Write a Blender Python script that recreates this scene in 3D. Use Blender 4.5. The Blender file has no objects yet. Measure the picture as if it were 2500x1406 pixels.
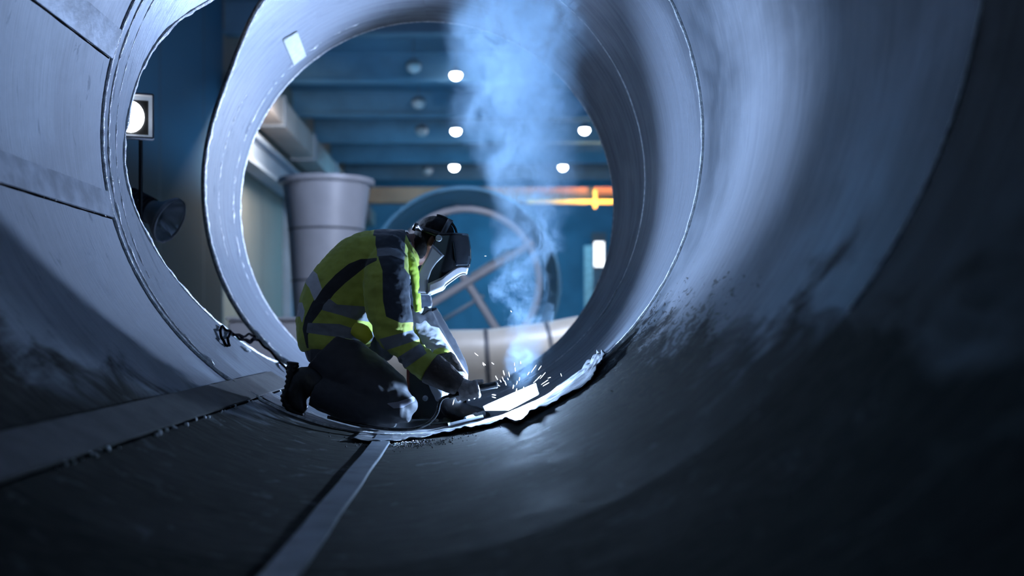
import bpy, bmesh, math, random
import numpy as np
from mathutils import Vector, Matrix, noise

# ------------------------------------------------------------------ camera, world, lights
SC = bpy.context.scene
COL = SC.collection
F = 2430.0                      # focal length in pixels of the 2500-pixel frame
VPX, VPY = 1140.0, 800.0        # where the pipe axis vanishes
CAM = Vector((0.32, 0.0, 0.54))
R = 1.5                         # inner radius of the steel pipe, its axis runs along +Y at z = R
HF = -0.6                       # hall floor level

cd = bpy.data.cameras.new('camera')
cam = bpy.data.objects.new('camera', cd); COL.objects.link(cam)
cam.location = CAM
cam.rotation_euler = (math.radians(90), 0, 0)
cd.sensor_width = 36.0
cd.lens = F / 2500 * 36.0
cd.shift_x = (1250 - VPX) / 2500
cd.shift_y = -(703 - VPY) / 2500
cd.clip_start = 0.05; cd.clip_end = 300
cd.dof.use_dof = True
cd.dof.focus_distance = 5.0
cd.dof.aperture_fstop = 1.1
SC.camera = cam
SC.view_settings.view_transform = 'Standard'
SC.view_settings.look = 'None'
SC.view_settings.exposure = 0.0
SC.view_settings.gamma = 1.0
SC.view_settings.use_curve_mapping = False
SC.cycles.use_denoising = True
SC.cycles.use_light_tree = False
SC.cycles.use_adaptive_sampling = True
SC.cycles.adaptive_threshold = 0.1
SC.cycles.adaptive_min_samples = 16
SC.cycles.max_bounces = 5
SC.cycles.diffuse_bounces = 2
SC.cycles.glossy_bounces = 3
SC.cycles.transmission_bounces = 4
SC.cycles.volume_bounces = 1
SC.cycles.volume_step_rate = 1.5
SC.cycles.sample_clamp_indirect = 4.0
SC.cycles.caustics_reflective = False
SC.cycles.caustics_refractive = False

w = bpy.data.worlds.new('world'); SC.world = w; w.use_nodes = True
w.node_tree.nodes['Background'].inputs[0].default_value = (0.25, 0.42, 0.7, 1)
w.node_tree.nodes['Background'].inputs[1].default_value = 0.004

def light(name, kind, loc, energy, col, aim=None, **kw):
    d = bpy.data.lights.new(name, kind); d.energy = energy; d.color = col
    for k, v in kw.items(): setattr(d, k, v)
    o = bpy.data.objects.new(name, d); COL.objects.link(o); o.location = loc
    if aim is not None:
        o.rotation_euler = (Vector(aim) - Vector(loc)).to_track_quat('-Z', 'Y').to_euler()
    return o

def P(px, py, Y):
    """world point that stands at distance Y along the pipe and shows at that picture point"""
    return Vector((CAM.x + (px - VPX) * Y / F, Y, CAM.z - (py - VPY) * Y / F))

ARC = Vector((0.560, 5.030, 0.190))
light('welding_arc', 'POINT', ARC, 105, (0.42, 0.64, 1.0), shadow_soft_size=0.012)
# tripod flood standing in the hall beyond the pipe, shining back through its mouth
light('hall_flood', 'SPOT', (1.5, 9.0, 0.40), 2050, (0.47, 0.64, 1.0), aim=(-1.4, 5.5, 1.5), shadow_soft_size=0.12,
      spot_size=math.radians(80), spot_blend=0.4)
light('mouth_fill', 'SPOT', (1.1, 9.2, 1.3), 190, (0.86, 0.92, 1.0), aim=(-1.45, 7.35, 1.75), shadow_soft_size=0.08, spot_size=math.radians(32), spot_blend=0.9)  # unseen white spot added to whiten the strip inside the mouth
# the work lamp seen through the branch opening
light('work_lamp_beam', 'SPOT', (-1.83, 6.42, 2.02), 1000, (0.46, 0.64, 1.0), aim=(1.5, 4.95, 1.40), shadow_soft_size=0.06,
      spot_size=math.radians(42), spot_blend=0.8)
# unseen spot added behind the camera to fill light on the welder
light('welder_fill', 'SPOT', (-0.55, 0.6, 2.35), 30, (0.80, 0.88, 1.0), aim=(-0.12, 5.1, 0.62), shadow_soft_size=0.25,
      spot_size=math.radians(17), spot_blend=0.9)
light('pipe_mouth_daylight', 'AREA', (-0.2, -2.6, 1.9), 5, (0.30, 0.62, 1.0), aim=(-0.6, 4, 0.4), size=1.6)
for k, (x, y, z, e) in enumerate([(0.5, 26, 7.2, 1500), (3.5, 40, 7.4, 1600), (-0.5, 38, 7.4, 1300)]):
    light('hall_blue_fill', 'AREA', (x, y, z), e * 0.45, (0.10, 0.42, 0.72), aim=(x, y + 3, 0), size=5.0)  # unseen blue area lights added to give the hall its hazy tint
light('hall_back_fill', 'AREA', (3.0, 56, 5.0), 620, (0.08, 0.50, 0.80), aim=(3.0, 66, 4.0), size=6.0)  # added unseen, brightens the blue of the back wall
light('mitred_fill', 'AREA', (2.4, 11.6, 2.6), 60, (0.92, 0.94, 1.0), aim=(1.0, 14.2, 0.1), size=0.6)  # added unseen area light that lifts the cream pipe
light('vessel_fill', 'AREA', (1.6, 13.0, 5.0), 300, (0.58, 0.70, 1.0), aim=(-2.6, 19.5, 1.6), size=1.2)  # unseen area light added for the vessel
light('side_wall_fill', 'AREA', (-4.2, 27, 6.0), 300, (1.0, 0.93, 0.82), aim=(-6.3, 30, 1.5), size=1.2)  # added warm area light, unseen, so the side wall reads beige
light('roof_beam_fill', 'AREA', (1.5, 30, 1.0), 270, (0.18, 0.42, 0.70), aim=(1.0, 42, 9), size=6)  # unseen upward area light added below the roof beams

# ------------------------------------------------------------------ helpers
def lin(r, g, b):
    return tuple(((c / 255) / 12.92 if c / 255 <= 0.04045 else ((c / 255 + 0.055) / 1.055) ** 2.4) for c in (r, g, b)) + (1,)

class NT:
    """short hand for building node trees"""
    def __init__(s, name):
        s.m = bpy.data.materials.new(name); s.m.use_nodes = True
        s.t = s.m.node_tree; s.n = s.t.nodes; s.b = s.n['Principled BSDF']; s.out = s.n['Material Output']
    def add(s, typ, **kw):
        n = s.n.new(typ)
        for k, v in kw.items(): setattr(n, k, v)
        return n
    def link(s, a, b): s.t.links.new(a, b)
    def set(s, sock, v):
        if isinstance(v, (int, float)): sock.default_value = v
        elif isinstance(v, (tuple, list)): sock.default_value = v
        else: s.link(v, sock)
    def math(s, op, a, b=None, clamp=False):
        n = s.add('ShaderNodeMath', operation=op, use_clamp=clamp)
        s.set(n.inputs[0], a)
        if b is not None: s.set(n.inputs[1], b)
        return n.outputs[0]
    def noise(s, vec, scale, detail=4, rough=0.55, dist=0.0):
        n = s.add('ShaderNodeTexNoise'); s.link(vec, n.inputs['Vector'])
        n.inputs['Scale'].default_value = scale; n.inputs['Detail'].default_value = min(detail, 5)
        n.inputs['Roughness'].default_value = rough; n.inputs['Distortion'].default_value = dist
        return n.outputs['Fac']
    def mapping(s, vec, scale=(1, 1, 1), rot=(0, 0, 0)):
        n = s.add('ShaderNodeMapping'); s.link(vec, n.inputs[0]); n.inputs['Scale'].default_value = scale; n.inputs['Rotation'].default_value = rot
        return n.outputs[0]
    def step(s, v, lo, hi, a=0.0, b=1.0):
        n = s.add('ShaderNodeMapRange', interpolation_type='SMOOTHSTEP'); s.set(n.inputs[0], v)
        n.inputs[1].default_value = lo; n.inputs[2].default_value = hi; n.inputs[3].default_value = a; n.inputs[4].default_value = b
        return n.outputs[0]
    def mix(s, fac, a, b):
        n = s.add('ShaderNodeMix', data_type='RGBA'); s.set(n.inputs[0], fac); s.set(n.inputs[6], a); s.set(n.inputs[7], b)
        return n.outputs[2]
    def bump(s, h, strength=0.3, dist=0.01):
        n = s.add('ShaderNodeBump'); n.inputs['Strength'].default_value = strength; n.inputs['Distance'].default_value = dist
        s.link(h, n.inputs['Height']); s.link(n.outputs[0], s.b.inputs['Normal'])
    def coord(s, which='Object'):
        return s.add('ShaderNodeTexCoord').outputs[which]

def simple(name, col, rough=0.5, metal=0.0, var=0.25, scale=8.0, bump=0.0, emit=None, estr=0.0, spec=0.5):
    t = NT(name)
    c = t.coord()
    f = t.noise(c, scale, 5)
    dark = tuple(x * (1 - var) for x in col[:3]) + (1,)
    lite = tuple(min(1, x * (1 + var)) for x in col[:3]) + (1,)
    t.link(t.mix(t.step(f, 0.3, 0.7), dark, lite), t.b.inputs['Base Color'])
    t.b.inputs['Roughness'].default_value = rough
    t.b.inputs['Metallic'].default_value = metal
    t.b.inputs['Specular IOR Level'].default_value = spec
    if bump: t.bump(t.noise(c, scale * 4, 4), bump, 0.01)
    if emit:
        t.b.inputs['Emission Color'].default_value = emit; t.b.inputs['Emission Strength'].default_value = estr
    return t.m

def mesh_obj(name, verts, faces, mat=None, parent=None, smooth=True, uvs=None):
    me = bpy.data.meshes.new(name)
    me.from_pydata([tuple(v) for v in verts], [], [tuple(f) for f in faces])
    if uvs is not None:
        ul = me.uv_layers.new(name='UVMap')
        vi = np.empty(len(me.loops), dtype=np.int32); me.loops.foreach_get('vertex_index', vi)
        ul.data.foreach_set('uv', np.asarray(uvs, dtype=np.float32)[vi].ravel())
    if mat: me.materials.append(mat)
    if smooth: me.polygons.foreach_set('use_smooth', [True] * len(me.polygons))
    me.update()
    o = bpy.data.objects.new(name, me); COL.objects.link(o)
    if parent is not None:
        o.parent = parent
        if parent.location.length: o.matrix_parent_inverse = Matrix.Translation(-parent.location)
    return o

def tag(o, label=None, cat=None, group=None, kind=None):
    if label: o['label'] = label
    if cat: o['category'] = cat
    if group: o['group'] = group
    if kind: o['kind'] = kind
    return o

def thing(name, label, cat, loc=(0, 0, 0), group=None):
    o = bpy.data.objects.new(name, None); COL.objects.link(o); o.location = loc
    o.empty_display_size = 0.1
    return tag(o, label, cat, group)

class MB:
    """collects shapes into one mesh"""
    def __init__(s): s.v = []; s.f = []
    def add(s, v, f):
        n = len(s.v); s.v += [Vector(x) for x in v]; s.f += [tuple(i + n for i in q) for q in f]; return s
    def box(s, c, size, rot=None):
        c = Vector(c); h = Vector(size) / 2
        vs = [Vector((sx * h.x, sy * h.y, sz * h.z)) for sx in (-1, 1) for sy in (-1, 1) for sz in (-1, 1)]
        if rot is not None: vs = [rot @ v for v in vs]
        return s.add([c + v for v in vs], [(0, 1, 3, 2), (4, 6, 7, 5), (0, 4, 5, 1), (2, 3, 7, 6), (0, 2, 6, 4), (1, 5, 7, 3)])
    def tube(s, pts, radii, seg=12, caps=True, squash=None):
        pts = [Vector(p) for p in pts]; n = len(pts)
        if isinstance(radii, (int, float)): radii = [radii] * n
        v = []; f = []; ref = None
        for i, p in enumerate(pts):
            t = (pts[min(i + 1, n - 1)] - pts[max(i - 1, 0)]).normalized()
            if ref is None:
                ref = Vector((0, 0, 1)) if abs(t.z) < 0.9 else Vector((1, 0, 0))
            e1 = (ref - t * ref.dot(t)).normalized(); ref = e1
            e2 = t.cross(e1)
            for k in range(seg):
                a = 2 * math.pi * k / seg
                v.append(p + (e1 * math.cos(a) + e2 * math.sin(a)) * radii[i])
        for i in range(n - 1):
            for k in range(seg):
                k2 = (k + 1) % seg
                f.append((i * seg + k, i * seg + k2, (i + 1) * seg + k2, (i + 1) * seg + k))
        if caps:
            f.append(tuple(range(seg - 1, -1, -1))); f.append(tuple(range((n - 1) * seg, n * seg)))
        return s.add(v, f)
    def lathe(s, prof, seg=48, axis=Vector((0, 0, 1)), o=Vector((0, 0, 0)), caps=False):
        """prof: list of (radius, height) about an axis"""
        axis = Vector(axis).normalized()
        e1 = axis.orthogonal().normalized(); e2 = axis.cross(e1)
        v = []; f = []
        for r, h in prof:
            for k in range(seg):
                a = 2 * math.pi * k / seg
                v.append(Vector(o) + axis * h + (e1 * math.cos(a) + e2 * math.sin(a)) * r)
        for i in range(len(prof) - 1):
            for k in range(seg):
                k2 = (k + 1) % seg
                f.append((i * seg + k, i * seg + k2, (i + 1) * seg + k2, (i + 1) * seg + k))
        if caps:
            f.append(tuple(range(seg - 1, -1, -1))); n = len(prof); f.append(tuple(range((n - 1) * seg, n * seg)))
        return s.add(v, f)
    def ball(s, c, r, seg=16, rings=10, rot=None):
        r = Vector(r) if not isinstance(r, (int, float)) else Vector((r, r, r))
        v = []; f = []
        for i in range(rings + 1):
            ph = math.pi * i / rings
            for k in range(seg):
                a = 2 * math.pi * k / seg
                q = Vector((r.x * math.sin(ph) * math.cos(a), r.y * math.sin(ph) * math.sin(a), r.z * math.cos(ph)))
                if rot is not None: q = rot @ q
                v.append(Vector(c) + q)
        for i in range(rings):
            for k in range(seg):
                k2 = (k + 1) % seg
                f.append((i * seg + k, (i + 1) * seg + k, (i + 1) * seg + k2, i * seg + k2))
        return s.add(v, f)
    def build(s, name, mat, parent=None, smooth=True, bevel=0.0):
        o = mesh_obj(name, s.v, s.f, mat, parent, smooth)
        bm = bmesh.new(); bm.from_mesh(o.data)
        bmesh.ops.remove_doubles(bm, verts=bm.verts, dist=1e-6)
        bmesh.ops.recalc_face_normals(bm, faces=bm.faces)
        if bevel:
            bmesh.ops.bevel(bm, geom=[e for e in bm.edges if e.is_manifold and e.calc_face_angle(0) > 0.6], offset=bevel, segments=2, affect='EDGES')
        bm.to_mesh(o.data); bm.free()
        if smooth:
            o.data.polygons.foreach_set('use_smooth', [True] * len(o.data.polygons))
            o.data.set_sharp_from_angle(angle=math.radians(38))
        return o

def catmull(pts, n=6):
    """smooth a list of equal-length tuples"""
    pts = [np.array(p, dtype=float) for p in pts]; out = []
    for i in range(len(pts) - 1):
        p0 = pts[max(i - 1, 0)]; p1 = pts[i]; p2 = pts[i + 1]; p3 = pts[min(i + 2, len(pts) - 1)]
        for k in range(n):
            t = k / n
            out.append(0.5 * ((2 * p1) + (-p0 + p2) * t + (2 * p0 - 5 * p1 + 4 * p2 - p3) * t * t + (-p0 + 3 * p1 - 3 * p2 + p3) * t ** 3))
    out.append(pts[-1]); return out

def cyl(theta_deg, Y, r=R):
    """point on the pipe wall: angle from the pipe bottom, towards +X positive"""
    a = math.radians(theta_deg)
    return Vector((r * math.sin(a), Y, R - r * math.cos(a)))

def fbm(p, s, o=4):
    return noise.fractal(Vector(p) * s, 1.0, 2.0, o)
# ------------------------------------------------------------------ materials of the steel pipe
def steel(name, base, dirt=True, streak=1.0, metal=0.55, rough=0.42, con=1.0):
    t = NT(name)
    uv = t.coord('UV')                       # u = metres round the wall (0 at the bottom), v = metres along the pipe
    sep = t.add('ShaderNodeSeparateXYZ'); t.link(uv, sep.inputs[0]); u, v = sep.outputs[0], sep.outputs[1]
    s1 = t.noise(t.mapping(uv, (0.35, 7, 1)), 3.0, 6, 0.6, 0.4)       # rolled streaks round the wall
    s2 = t.noise(t.mapping(uv, (1.2, 30, 1)), 3.0, 4, 0.6, 0.2)
    cl = t.noise(uv, 1.7, 6, 0.6, 0.6)                                # clouds of oxide
    f = t.math('ADD', t.math('MULTIPLY', s1, 0.5 * streak), t.math('ADD', t.math('MULTIPLY', s2, 0.25 * streak), t.math('MULTIPLY', cl, 0.5)))
    f = t.step(f, 0.35 * (0.5 + 0.5 * streak), 0.85 * (0.5 + 0.5 * streak))
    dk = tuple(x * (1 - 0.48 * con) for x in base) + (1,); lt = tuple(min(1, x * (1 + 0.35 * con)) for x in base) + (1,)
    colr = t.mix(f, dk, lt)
    # scratches and grease marks
    sc = t.noise(t.mapping(uv, (0.8, 3.2, 1), (0, 0, 0.5)), 2.2, 7, 0.7, 2.5)
    colr = t.mix(t.step(sc, 0.68, 0.76, 0, 0.45 * con), colr, (0.10, 0.12, 0.15, 1))
    colr = t.mix(t.math('MULTIPLY', t.step(sc, 0.60, 0.66), t.step(u, -1.2, -1.6, 0, 0.5)), colr, (0.03, 0.045, 0.07, 1))
    rgh = t.step(f, 0, 1, rough + 0.14, rough - 0.06)
    hgt = t.math('ADD', t.math('MULTIPLY', s2, 0.5), t.math('MULTIPLY', cl, 0.9))
    if dirt:
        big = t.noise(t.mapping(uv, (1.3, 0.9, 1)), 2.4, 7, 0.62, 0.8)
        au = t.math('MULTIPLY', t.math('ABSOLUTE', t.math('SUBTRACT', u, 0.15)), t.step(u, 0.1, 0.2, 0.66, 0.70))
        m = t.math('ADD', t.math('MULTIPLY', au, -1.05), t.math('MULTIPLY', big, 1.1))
        m = t.math('ADD', m, t.math('MULTIPLY', t.step(v, 5.0, 3.0, -0.28, 0.12), t.step(u, 0.0, -0.2)))  # spreads the mud colour up the left slope to paint the shade there
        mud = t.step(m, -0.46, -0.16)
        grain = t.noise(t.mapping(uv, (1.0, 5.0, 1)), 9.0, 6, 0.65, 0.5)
        mud_shade_col = t.mix(t.step(grain, 0.35, 0.75), (0.013, 0.0135, 0.012, 1), (0.048, 0.048, 0.044, 1))
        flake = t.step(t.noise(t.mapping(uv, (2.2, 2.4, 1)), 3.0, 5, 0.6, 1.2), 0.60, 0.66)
        mud_shade_col = t.mix(t.math('MULTIPLY', flake, 0.3), mud_shade_col, (0.20, 0.21, 0.23, 1))
        # flaked black coating low on the far side from the welder
        sp = t.noise(t.mapping(uv, (5.0, 2.2, 1), (0, 0, -0.35)), 5.0, 6, 0.7, 0.7)
        zone = t.math('MULTIPLY', t.step(u, 0.75, 1.0), t.step(u, 1.75, 1.15))
        zone = t.math('MULTIPLY', zone, t.math('MULTIPLY', t.step(v, 2.6, 3.8), t.step(v, 5.0, 4.85)))
        spm = t.step(t.math('ADD', sp, t.math('MULTIPLY', zone, 0.22)), 0.66, 0.69)
        spm = t.math('MULTIPLY', spm, t.step(zone, 0.02, 0.2))
        colr = t.mix(mud, colr, mud_shade_col)
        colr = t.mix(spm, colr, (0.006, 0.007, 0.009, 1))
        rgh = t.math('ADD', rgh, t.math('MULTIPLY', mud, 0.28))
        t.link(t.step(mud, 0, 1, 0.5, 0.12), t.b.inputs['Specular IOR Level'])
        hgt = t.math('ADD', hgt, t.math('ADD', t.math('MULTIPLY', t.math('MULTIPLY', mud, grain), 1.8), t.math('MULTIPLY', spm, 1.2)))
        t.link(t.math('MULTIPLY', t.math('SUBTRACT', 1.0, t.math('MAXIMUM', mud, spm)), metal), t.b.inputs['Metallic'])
    else:
        t.b.inputs['Metallic'].default_value = metal
    t.link(colr, t.b.inputs['Base Color'])
    t.link(rgh, t.b.inputs['Roughness'])
    t.bump(hgt, 0.35, 0.012)
    return t.m

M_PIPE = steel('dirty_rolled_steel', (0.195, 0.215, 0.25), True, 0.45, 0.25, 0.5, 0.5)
M_COURSE = steel('dark_course_steel', (0.020, 0.022, 0.023), True, 0.6, 0.05, 0.7)  # darker steel for the course around the camera
M_BRANCH = steel('bright_rolled_steel', (0.185, 0.205, 0.24), False, 1.3, 0.45, 0.42)
M_BEAD = simple('ground_weld_metal', (0.85, 0.88, 0.93, 1), 0.35, 0.2, 0.5, 40, 0.6)
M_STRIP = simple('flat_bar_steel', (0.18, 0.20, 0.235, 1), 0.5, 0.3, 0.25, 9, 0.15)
M_STRIPD = simple('dark_flat_bar_steel', (0.040, 0.040, 0.040, 1), 0.65, 0.3, 0.35, 9, 0.15)  # darker steel for the bar on the floor slope
M_BLACK = simple('black_rubber', (0.012, 0.013, 0.015, 1), 0.45, 0, 0.3, 30, 0.1)

def pipe_grid(name, thetas, Y0, Y1, ny, mat, parent, r=R, thick=0.03):
    """strip of pipe wall between two lengthwise limits that may vary with the angle"""
    V = []; UV = []; Fc = []
    for t, a, b in zip(thetas, Y0, Y1):
        for j in range(ny + 1):
            y = a + (b - a) * j / ny
            V.append(cyl(t, y, r)); UV.append((math.radians(t) * R, y))
    n = ny + 1
    for i in range(len(thetas) - 1):
        if (Y1[i] - Y0[i]) < 1e-4 and (Y1[i + 1] - Y0[i + 1]) < 1e-4: continue
        for j in range(ny):
            Fc.append((i * n + j, (i + 1) * n + j, (i + 1) * n + j + 1, i * n + j + 1))
    o = mesh_obj(name, V, Fc, mat, parent, True, UV)
    md = o.modifiers.new('plate', 'SOLIDIFY'); md.thickness = thick; md.offset = -1
    es = o.modifiers.new('sharp_edges', 'EDGE_SPLIT'); es.split_angle = math.radians(40)
    return o

# front pipe the camera sits in
front = thing('steel_pipe', 'large dark rolled steel pipe enclosing the foreground, dirty along its bottom', 'pipe', (0, 0, 0))
th = np.linspace(-180, 180, 145)
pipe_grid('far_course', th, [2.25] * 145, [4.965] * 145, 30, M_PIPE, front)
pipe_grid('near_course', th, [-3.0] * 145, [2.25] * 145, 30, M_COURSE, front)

def ring_bead(name, parent, Y, rad, r=R, a0=-180, a1=180, mat=None, amp=0.35, seg=8, n=260, seed=0):
    pts = []; rr = []
    for i in range(n + 1):
        a = a0 + (a1 - a0) * i / n
        yy = Y(a) if callable(Y) else Y
        k = fbm((a * 0.35, seed, yy), 1.0, 3)
        pts.append(cyl(a, yy + 0.003 * k, r)); rr.append(rad * (1 + amp * k))
    mb = MB().tube(pts, rr, seg, caps=(a1 - a0) < 359)
    return mb.build(name, mat or M_BEAD, parent)
ring_bead('end_bead', front, 4.962, 0.012, R - 0.002)
ring_bead('wall_seam', front, 2.25, 0.004, R, 52, 180, seed=4)

# branch pipe beyond the joint, with the big saddle opening cut in its side
branch = thing('branch_pipe', 'bright steel branch pipe beyond the joint with a large side opening', 'pipe', (0, 4.97, 0))
LT = [(-150, 6.36), (-140, 6.06), (-129, 5.78), (-114, 5.45), (-95, 5.31), (-82, 5.30), (-67, 5.56), (-50, 6.02), (-40, 6.34), (-36, 6.58), (-31, 6.83)]
RT = [(-150, 6.36), (-145, 6.36), (-138, 6.40), (-119, 6.80), (-95, 6.91), (-75, 6.92), (-58, 6.86), (-46, 6.84), (-38, 6.84), (-31, 6.83)]
def curve(tab):
    p = catmull(tab, 12)
    return np.array([q[0] for q in p]), np.array([q[1] for q in p])
lx, ly = curve(LT); rx, ry = curve(RT)
YL = lambda a: float(np.interp(a, lx, ly)) if -150 < a < -31 else (6.36 if a <= -150 else 6.83)
def mid(a):
    return YL(a)
def YRf(a):
    return max(YL(a), float(np.interp(a, rx, ry))) if -150 < a < -31 else mid(a)
th2 = np.concatenate([np.linspace(-180, -150, 9)[:-1], np.linspace(-150, -31, 121), np.linspace(-31, 180, 90)[1:]])
# keep the joint line smooth on the closed part of the wall
def joint(a):
    if -150 < a < -31: return None
    k = (a + 31) / 211 if a >= -31 else (a + 391) / 211   # 0 at -31 deg, round to 1 at -180/180 then on to -150
    a2 = a if a >= -31 else a + 360
    k = (a2 + 31) / (241.0)
    return 6.83 + (6.36 - 6.83) * k
YA = [joint(a) if joint(a) is not None else YL(a) for a in th2]
YB = [joint(a) if joint(a) is not None else YRf(a) for a in th2]
pipe_grid('near_wall', th2, [4.97] * len(th2), YA, 16, M_BRANCH, branch)
pipe_grid('far_wall', th2, YB, [8.0] * len(th2), 14, M_BRANCH, branch)
ring_bead('opening_highlight', branch, lambda a: YL(a), 0.015, R + 0.004, -149, -31.5, amp=0.6, seed=2)  # pale bead modelled as the bright highlight along the cut edge
ring_bead('opening_highlight', branch, lambda a: YRf(a), 0.016, R + 0.006, -149, -31.5, amp=0.6, seed=3)
ring_bead('joint_seam', branch, lambda a: joint(a) if joint(a) else 6.8, 0.005, R, -30, 180, seed=5)
ring_bead('mouth_rim', branch, 8.0, 0.016, R + 0.01, amp=0.3, seed=6)
ring_bead('rim_highlight', branch, 5.05, 0.009, R + 0.001, -150, -40, amp=1.1, seed=7)  # thin pale beads modelled as broken highlights on the near band
ring_bead('rim_highlight', branch, 5.16, 0.004, R + 0.001, -140, -62, amp=1.6, seed=9)
ring_bead('grind_mark', branch, 7.30, 0.004, R + 0.002, -120, -70, amp=2.2, seed=12)
ring_bead('grind_mark', branch, 7.75, 0.006, R + 0.003, -160, -55, amp=2.0, seed=13)

# flat bars lying along the wall
def flat_bar(theta, y0, y1, wid, thick, label, lift=0.0, wob=0.0, mat=None):
    n = 40; V = []; Fc = []
    dth = math.degrees(wid / R) / 2
    for i in range(n + 1):
        y = y0 + (y1 - y0) * i / n
        k = wob * fbm((y * 1.3, theta, 0), 1.0, 2)
        for (s, r_) in ((-1, R - lift), (1, R - lift), (1, R - lift - thick), (-1, R - lift - thick)):
            V.append(cyl(theta + k + s * dth, y, r_))
    for i in range(n):
        for k in range(4):
            k2 = (k + 1) % 4
            Fc.append((i * 4 + k, i * 4 + k2, (i + 1) * 4 + k2, (i + 1) * 4 + k))
    Fc += [(3, 2, 1, 0), (n * 4, n * 4 + 1, n * 4 + 2, n * 4 + 3)]
    mb = MB().add(V, Fc)
    return tag(mb.build('flat_bar', mat or M_STRIP, None, True, 0.0015), label, 'metal bar', 'flat bars along the pipe wall')
b1 = flat_bar(-3.0, 0.9, 4.88, 0.080, 0.014, 'bright flat steel bar lying along the pipe bottom below the welder', 0.001, 0.25)
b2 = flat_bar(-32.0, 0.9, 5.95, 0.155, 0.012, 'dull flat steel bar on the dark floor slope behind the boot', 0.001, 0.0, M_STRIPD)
b3 = flat_bar(-76.5, 1.2, 4.94, 0.135, 0.012, 'flat steel bar midway up the bluish wall, below the dark stain marks', 0.001)
b4 = flat_bar(-107.5, 1.2, 4.94, 0.150, 0.014, 'flat steel bar highest on the bluish wall, shaded along its lower edge', 0.001)

M_SHADE_CABLE = simple('black_shade_and_cable', (0.004, 0.004, 0.005, 1), 0.9, 0, 0.2, 30, spec=0.0)  # black for the painted shade line under the bars, and for the cable
def edge_shade(bar, theta, y0, y1):  # dark bead modelled as the shadow line along a bar's edge
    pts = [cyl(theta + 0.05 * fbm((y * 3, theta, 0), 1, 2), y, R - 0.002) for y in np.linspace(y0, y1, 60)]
    MB().tube(pts, [0.0045 * (1 + 0.6 * fbm((i * 0.5, theta, 1), 1, 2)) for i in range(60)], 8).build('edge_shade', M_SHADE_CABLE, bar)
edge_shade(b4, -104.45, 1.3, 4.92); edge_shade(b3, -73.75, 1.3, 4.92); edge_shade(b2, -35.1, 1.3, 5.9); edge_shade(b2, -28.85, 1.3, 5.9)
spc = MB(); rnd = random.Random(8)
for i in range(26):
    y = rnd.uniform(3.6, 4.9); spc.ball(cyl(-73.9 + rnd.uniform(-0.35, 0.2), y, R - 0.004), rnd.uniform(0.002, 0.006), 8, 5)
tag(spc.build('weld_spatter', M_BEAD, b3), None, None, None, 'stuff')
# weld spatter beads along the lower bar
spb = MB(); rnd = random.Random(5)
for i in range(70):
    y = rnd.uniform(2.3, 5.9)
    if fbm((y * 2, 0, 3), 1, 2) < -0.05: continue
    spb.ball(cyl(-28.6 + rnd.uniform(-0.25, 0.25), y, R - 0.004), rnd.uniform(0.003, 0.009), 8, 5)
tag(spb.build('weld_spatter', M_BEAD, b2), None, None, None, 'stuff')

# pale tape patch inside the top of the far wall
Vt = []; Ft = []
ta = [P(693, 96, 7.05), P(729, 75, 7.35), P(751, 135, 7.75), P(719, 158, 7.5)]
def on_wall(px, py, rr=R):
    d = Vector(((px - VPX) / F, 1, -(py - VPY) / F)); ox, oz = CAM.x, CAM.z - R
    a = d.x ** 2 + d.z ** 2; b = 2 * (ox * d.x + oz * d.z); c = ox * ox + oz * oz - rr * rr
    return CAM + d * ((-b + math.sqrt(b * b - 4 * a * c)) / (2 * a))
q = [(690, 97), (726, 76), (748, 136), (717, 160)]
n = 8
for i in range(n + 1):
    for j in range(n + 1):
        s, t_ = i / n, j / n
        x = (1 - t_) * ((1 - s) * q[0][0] + s * q[1][0]) + t_ * ((1 - s) * q[3][0] + s * q[2][0])
        y = (1 - t_) * ((1 - s) * q[0][1] + s * q[1][1]) + t_ * ((1 - s) * q[3][1] + s * q[2][1])
        Vt.append(on_wall(x, y, R - 0.006 - 0.003 * fbm((s * 3, t_ * 3, 1), 1, 2)))
for i in range(n):
    for j in range(n):
        Ft.append((i * (n + 1) + j, (i + 1) * (n + 1) + j, (i + 1) * (n + 1) + j + 1, i * (n + 1) + j + 1))
M_TAPE = simple('masking_tape', (0.42, 0.44, 0.43, 1), 0.7, 0, 0.12, 20, 0.2)
tp = mesh_obj('tape_patch', Vt, Ft, M_TAPE)
md = tp.modifiers.new('t', 'SOLIDIFY'); md.thickness = 0.002
tag(tp, 'pale patch of tape stuck inside the pipe near its far mouth', 'tape')
# ------------------------------------------------------------------ the hall beyond
M_HWALL = NT('hall_wall_cladding')
t = M_HWALL; c = t.coord(); sp_ = t.add('ShaderNodeSeparateXYZ'); t.link(c, sp_.inputs[0])
jn = t.math('FRACT', t.math('MULTIPLY', sp_.outputs[1], 0.28))
pan = t.step(jn, 0.0, 0.03)
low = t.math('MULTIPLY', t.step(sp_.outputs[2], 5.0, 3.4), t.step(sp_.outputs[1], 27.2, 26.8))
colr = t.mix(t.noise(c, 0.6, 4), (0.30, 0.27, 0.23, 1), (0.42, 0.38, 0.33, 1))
colr = t.mix(t.step(sp_.outputs[1], 27.2, 26.8), colr, (0.06, 0.20, 0.34, 1))  # near stretch carries the hall's blue haze in its colour
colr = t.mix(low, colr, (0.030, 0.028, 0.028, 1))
t.link(t.mix(pan, (0.10, 0.10, 0.10, 1), colr), t.b.inputs['Base Color']); t.b.inputs['Roughness'].default_value = 0.7
M_HWALL = t.m
M_HBLUE = simple('hall_haze_blue', (0.10, 0.24, 0.38, 1), 0.7, 0, 0.2, 0.4)  # blue haze of the hall mixed into the wall colour
M_HCEIL = simple('hall_roof_deck', (0.09, 0.21, 0.33, 1), 0.8, 0, 0.25, 0.3)  # roof deck tinted with the same painted haze
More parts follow.
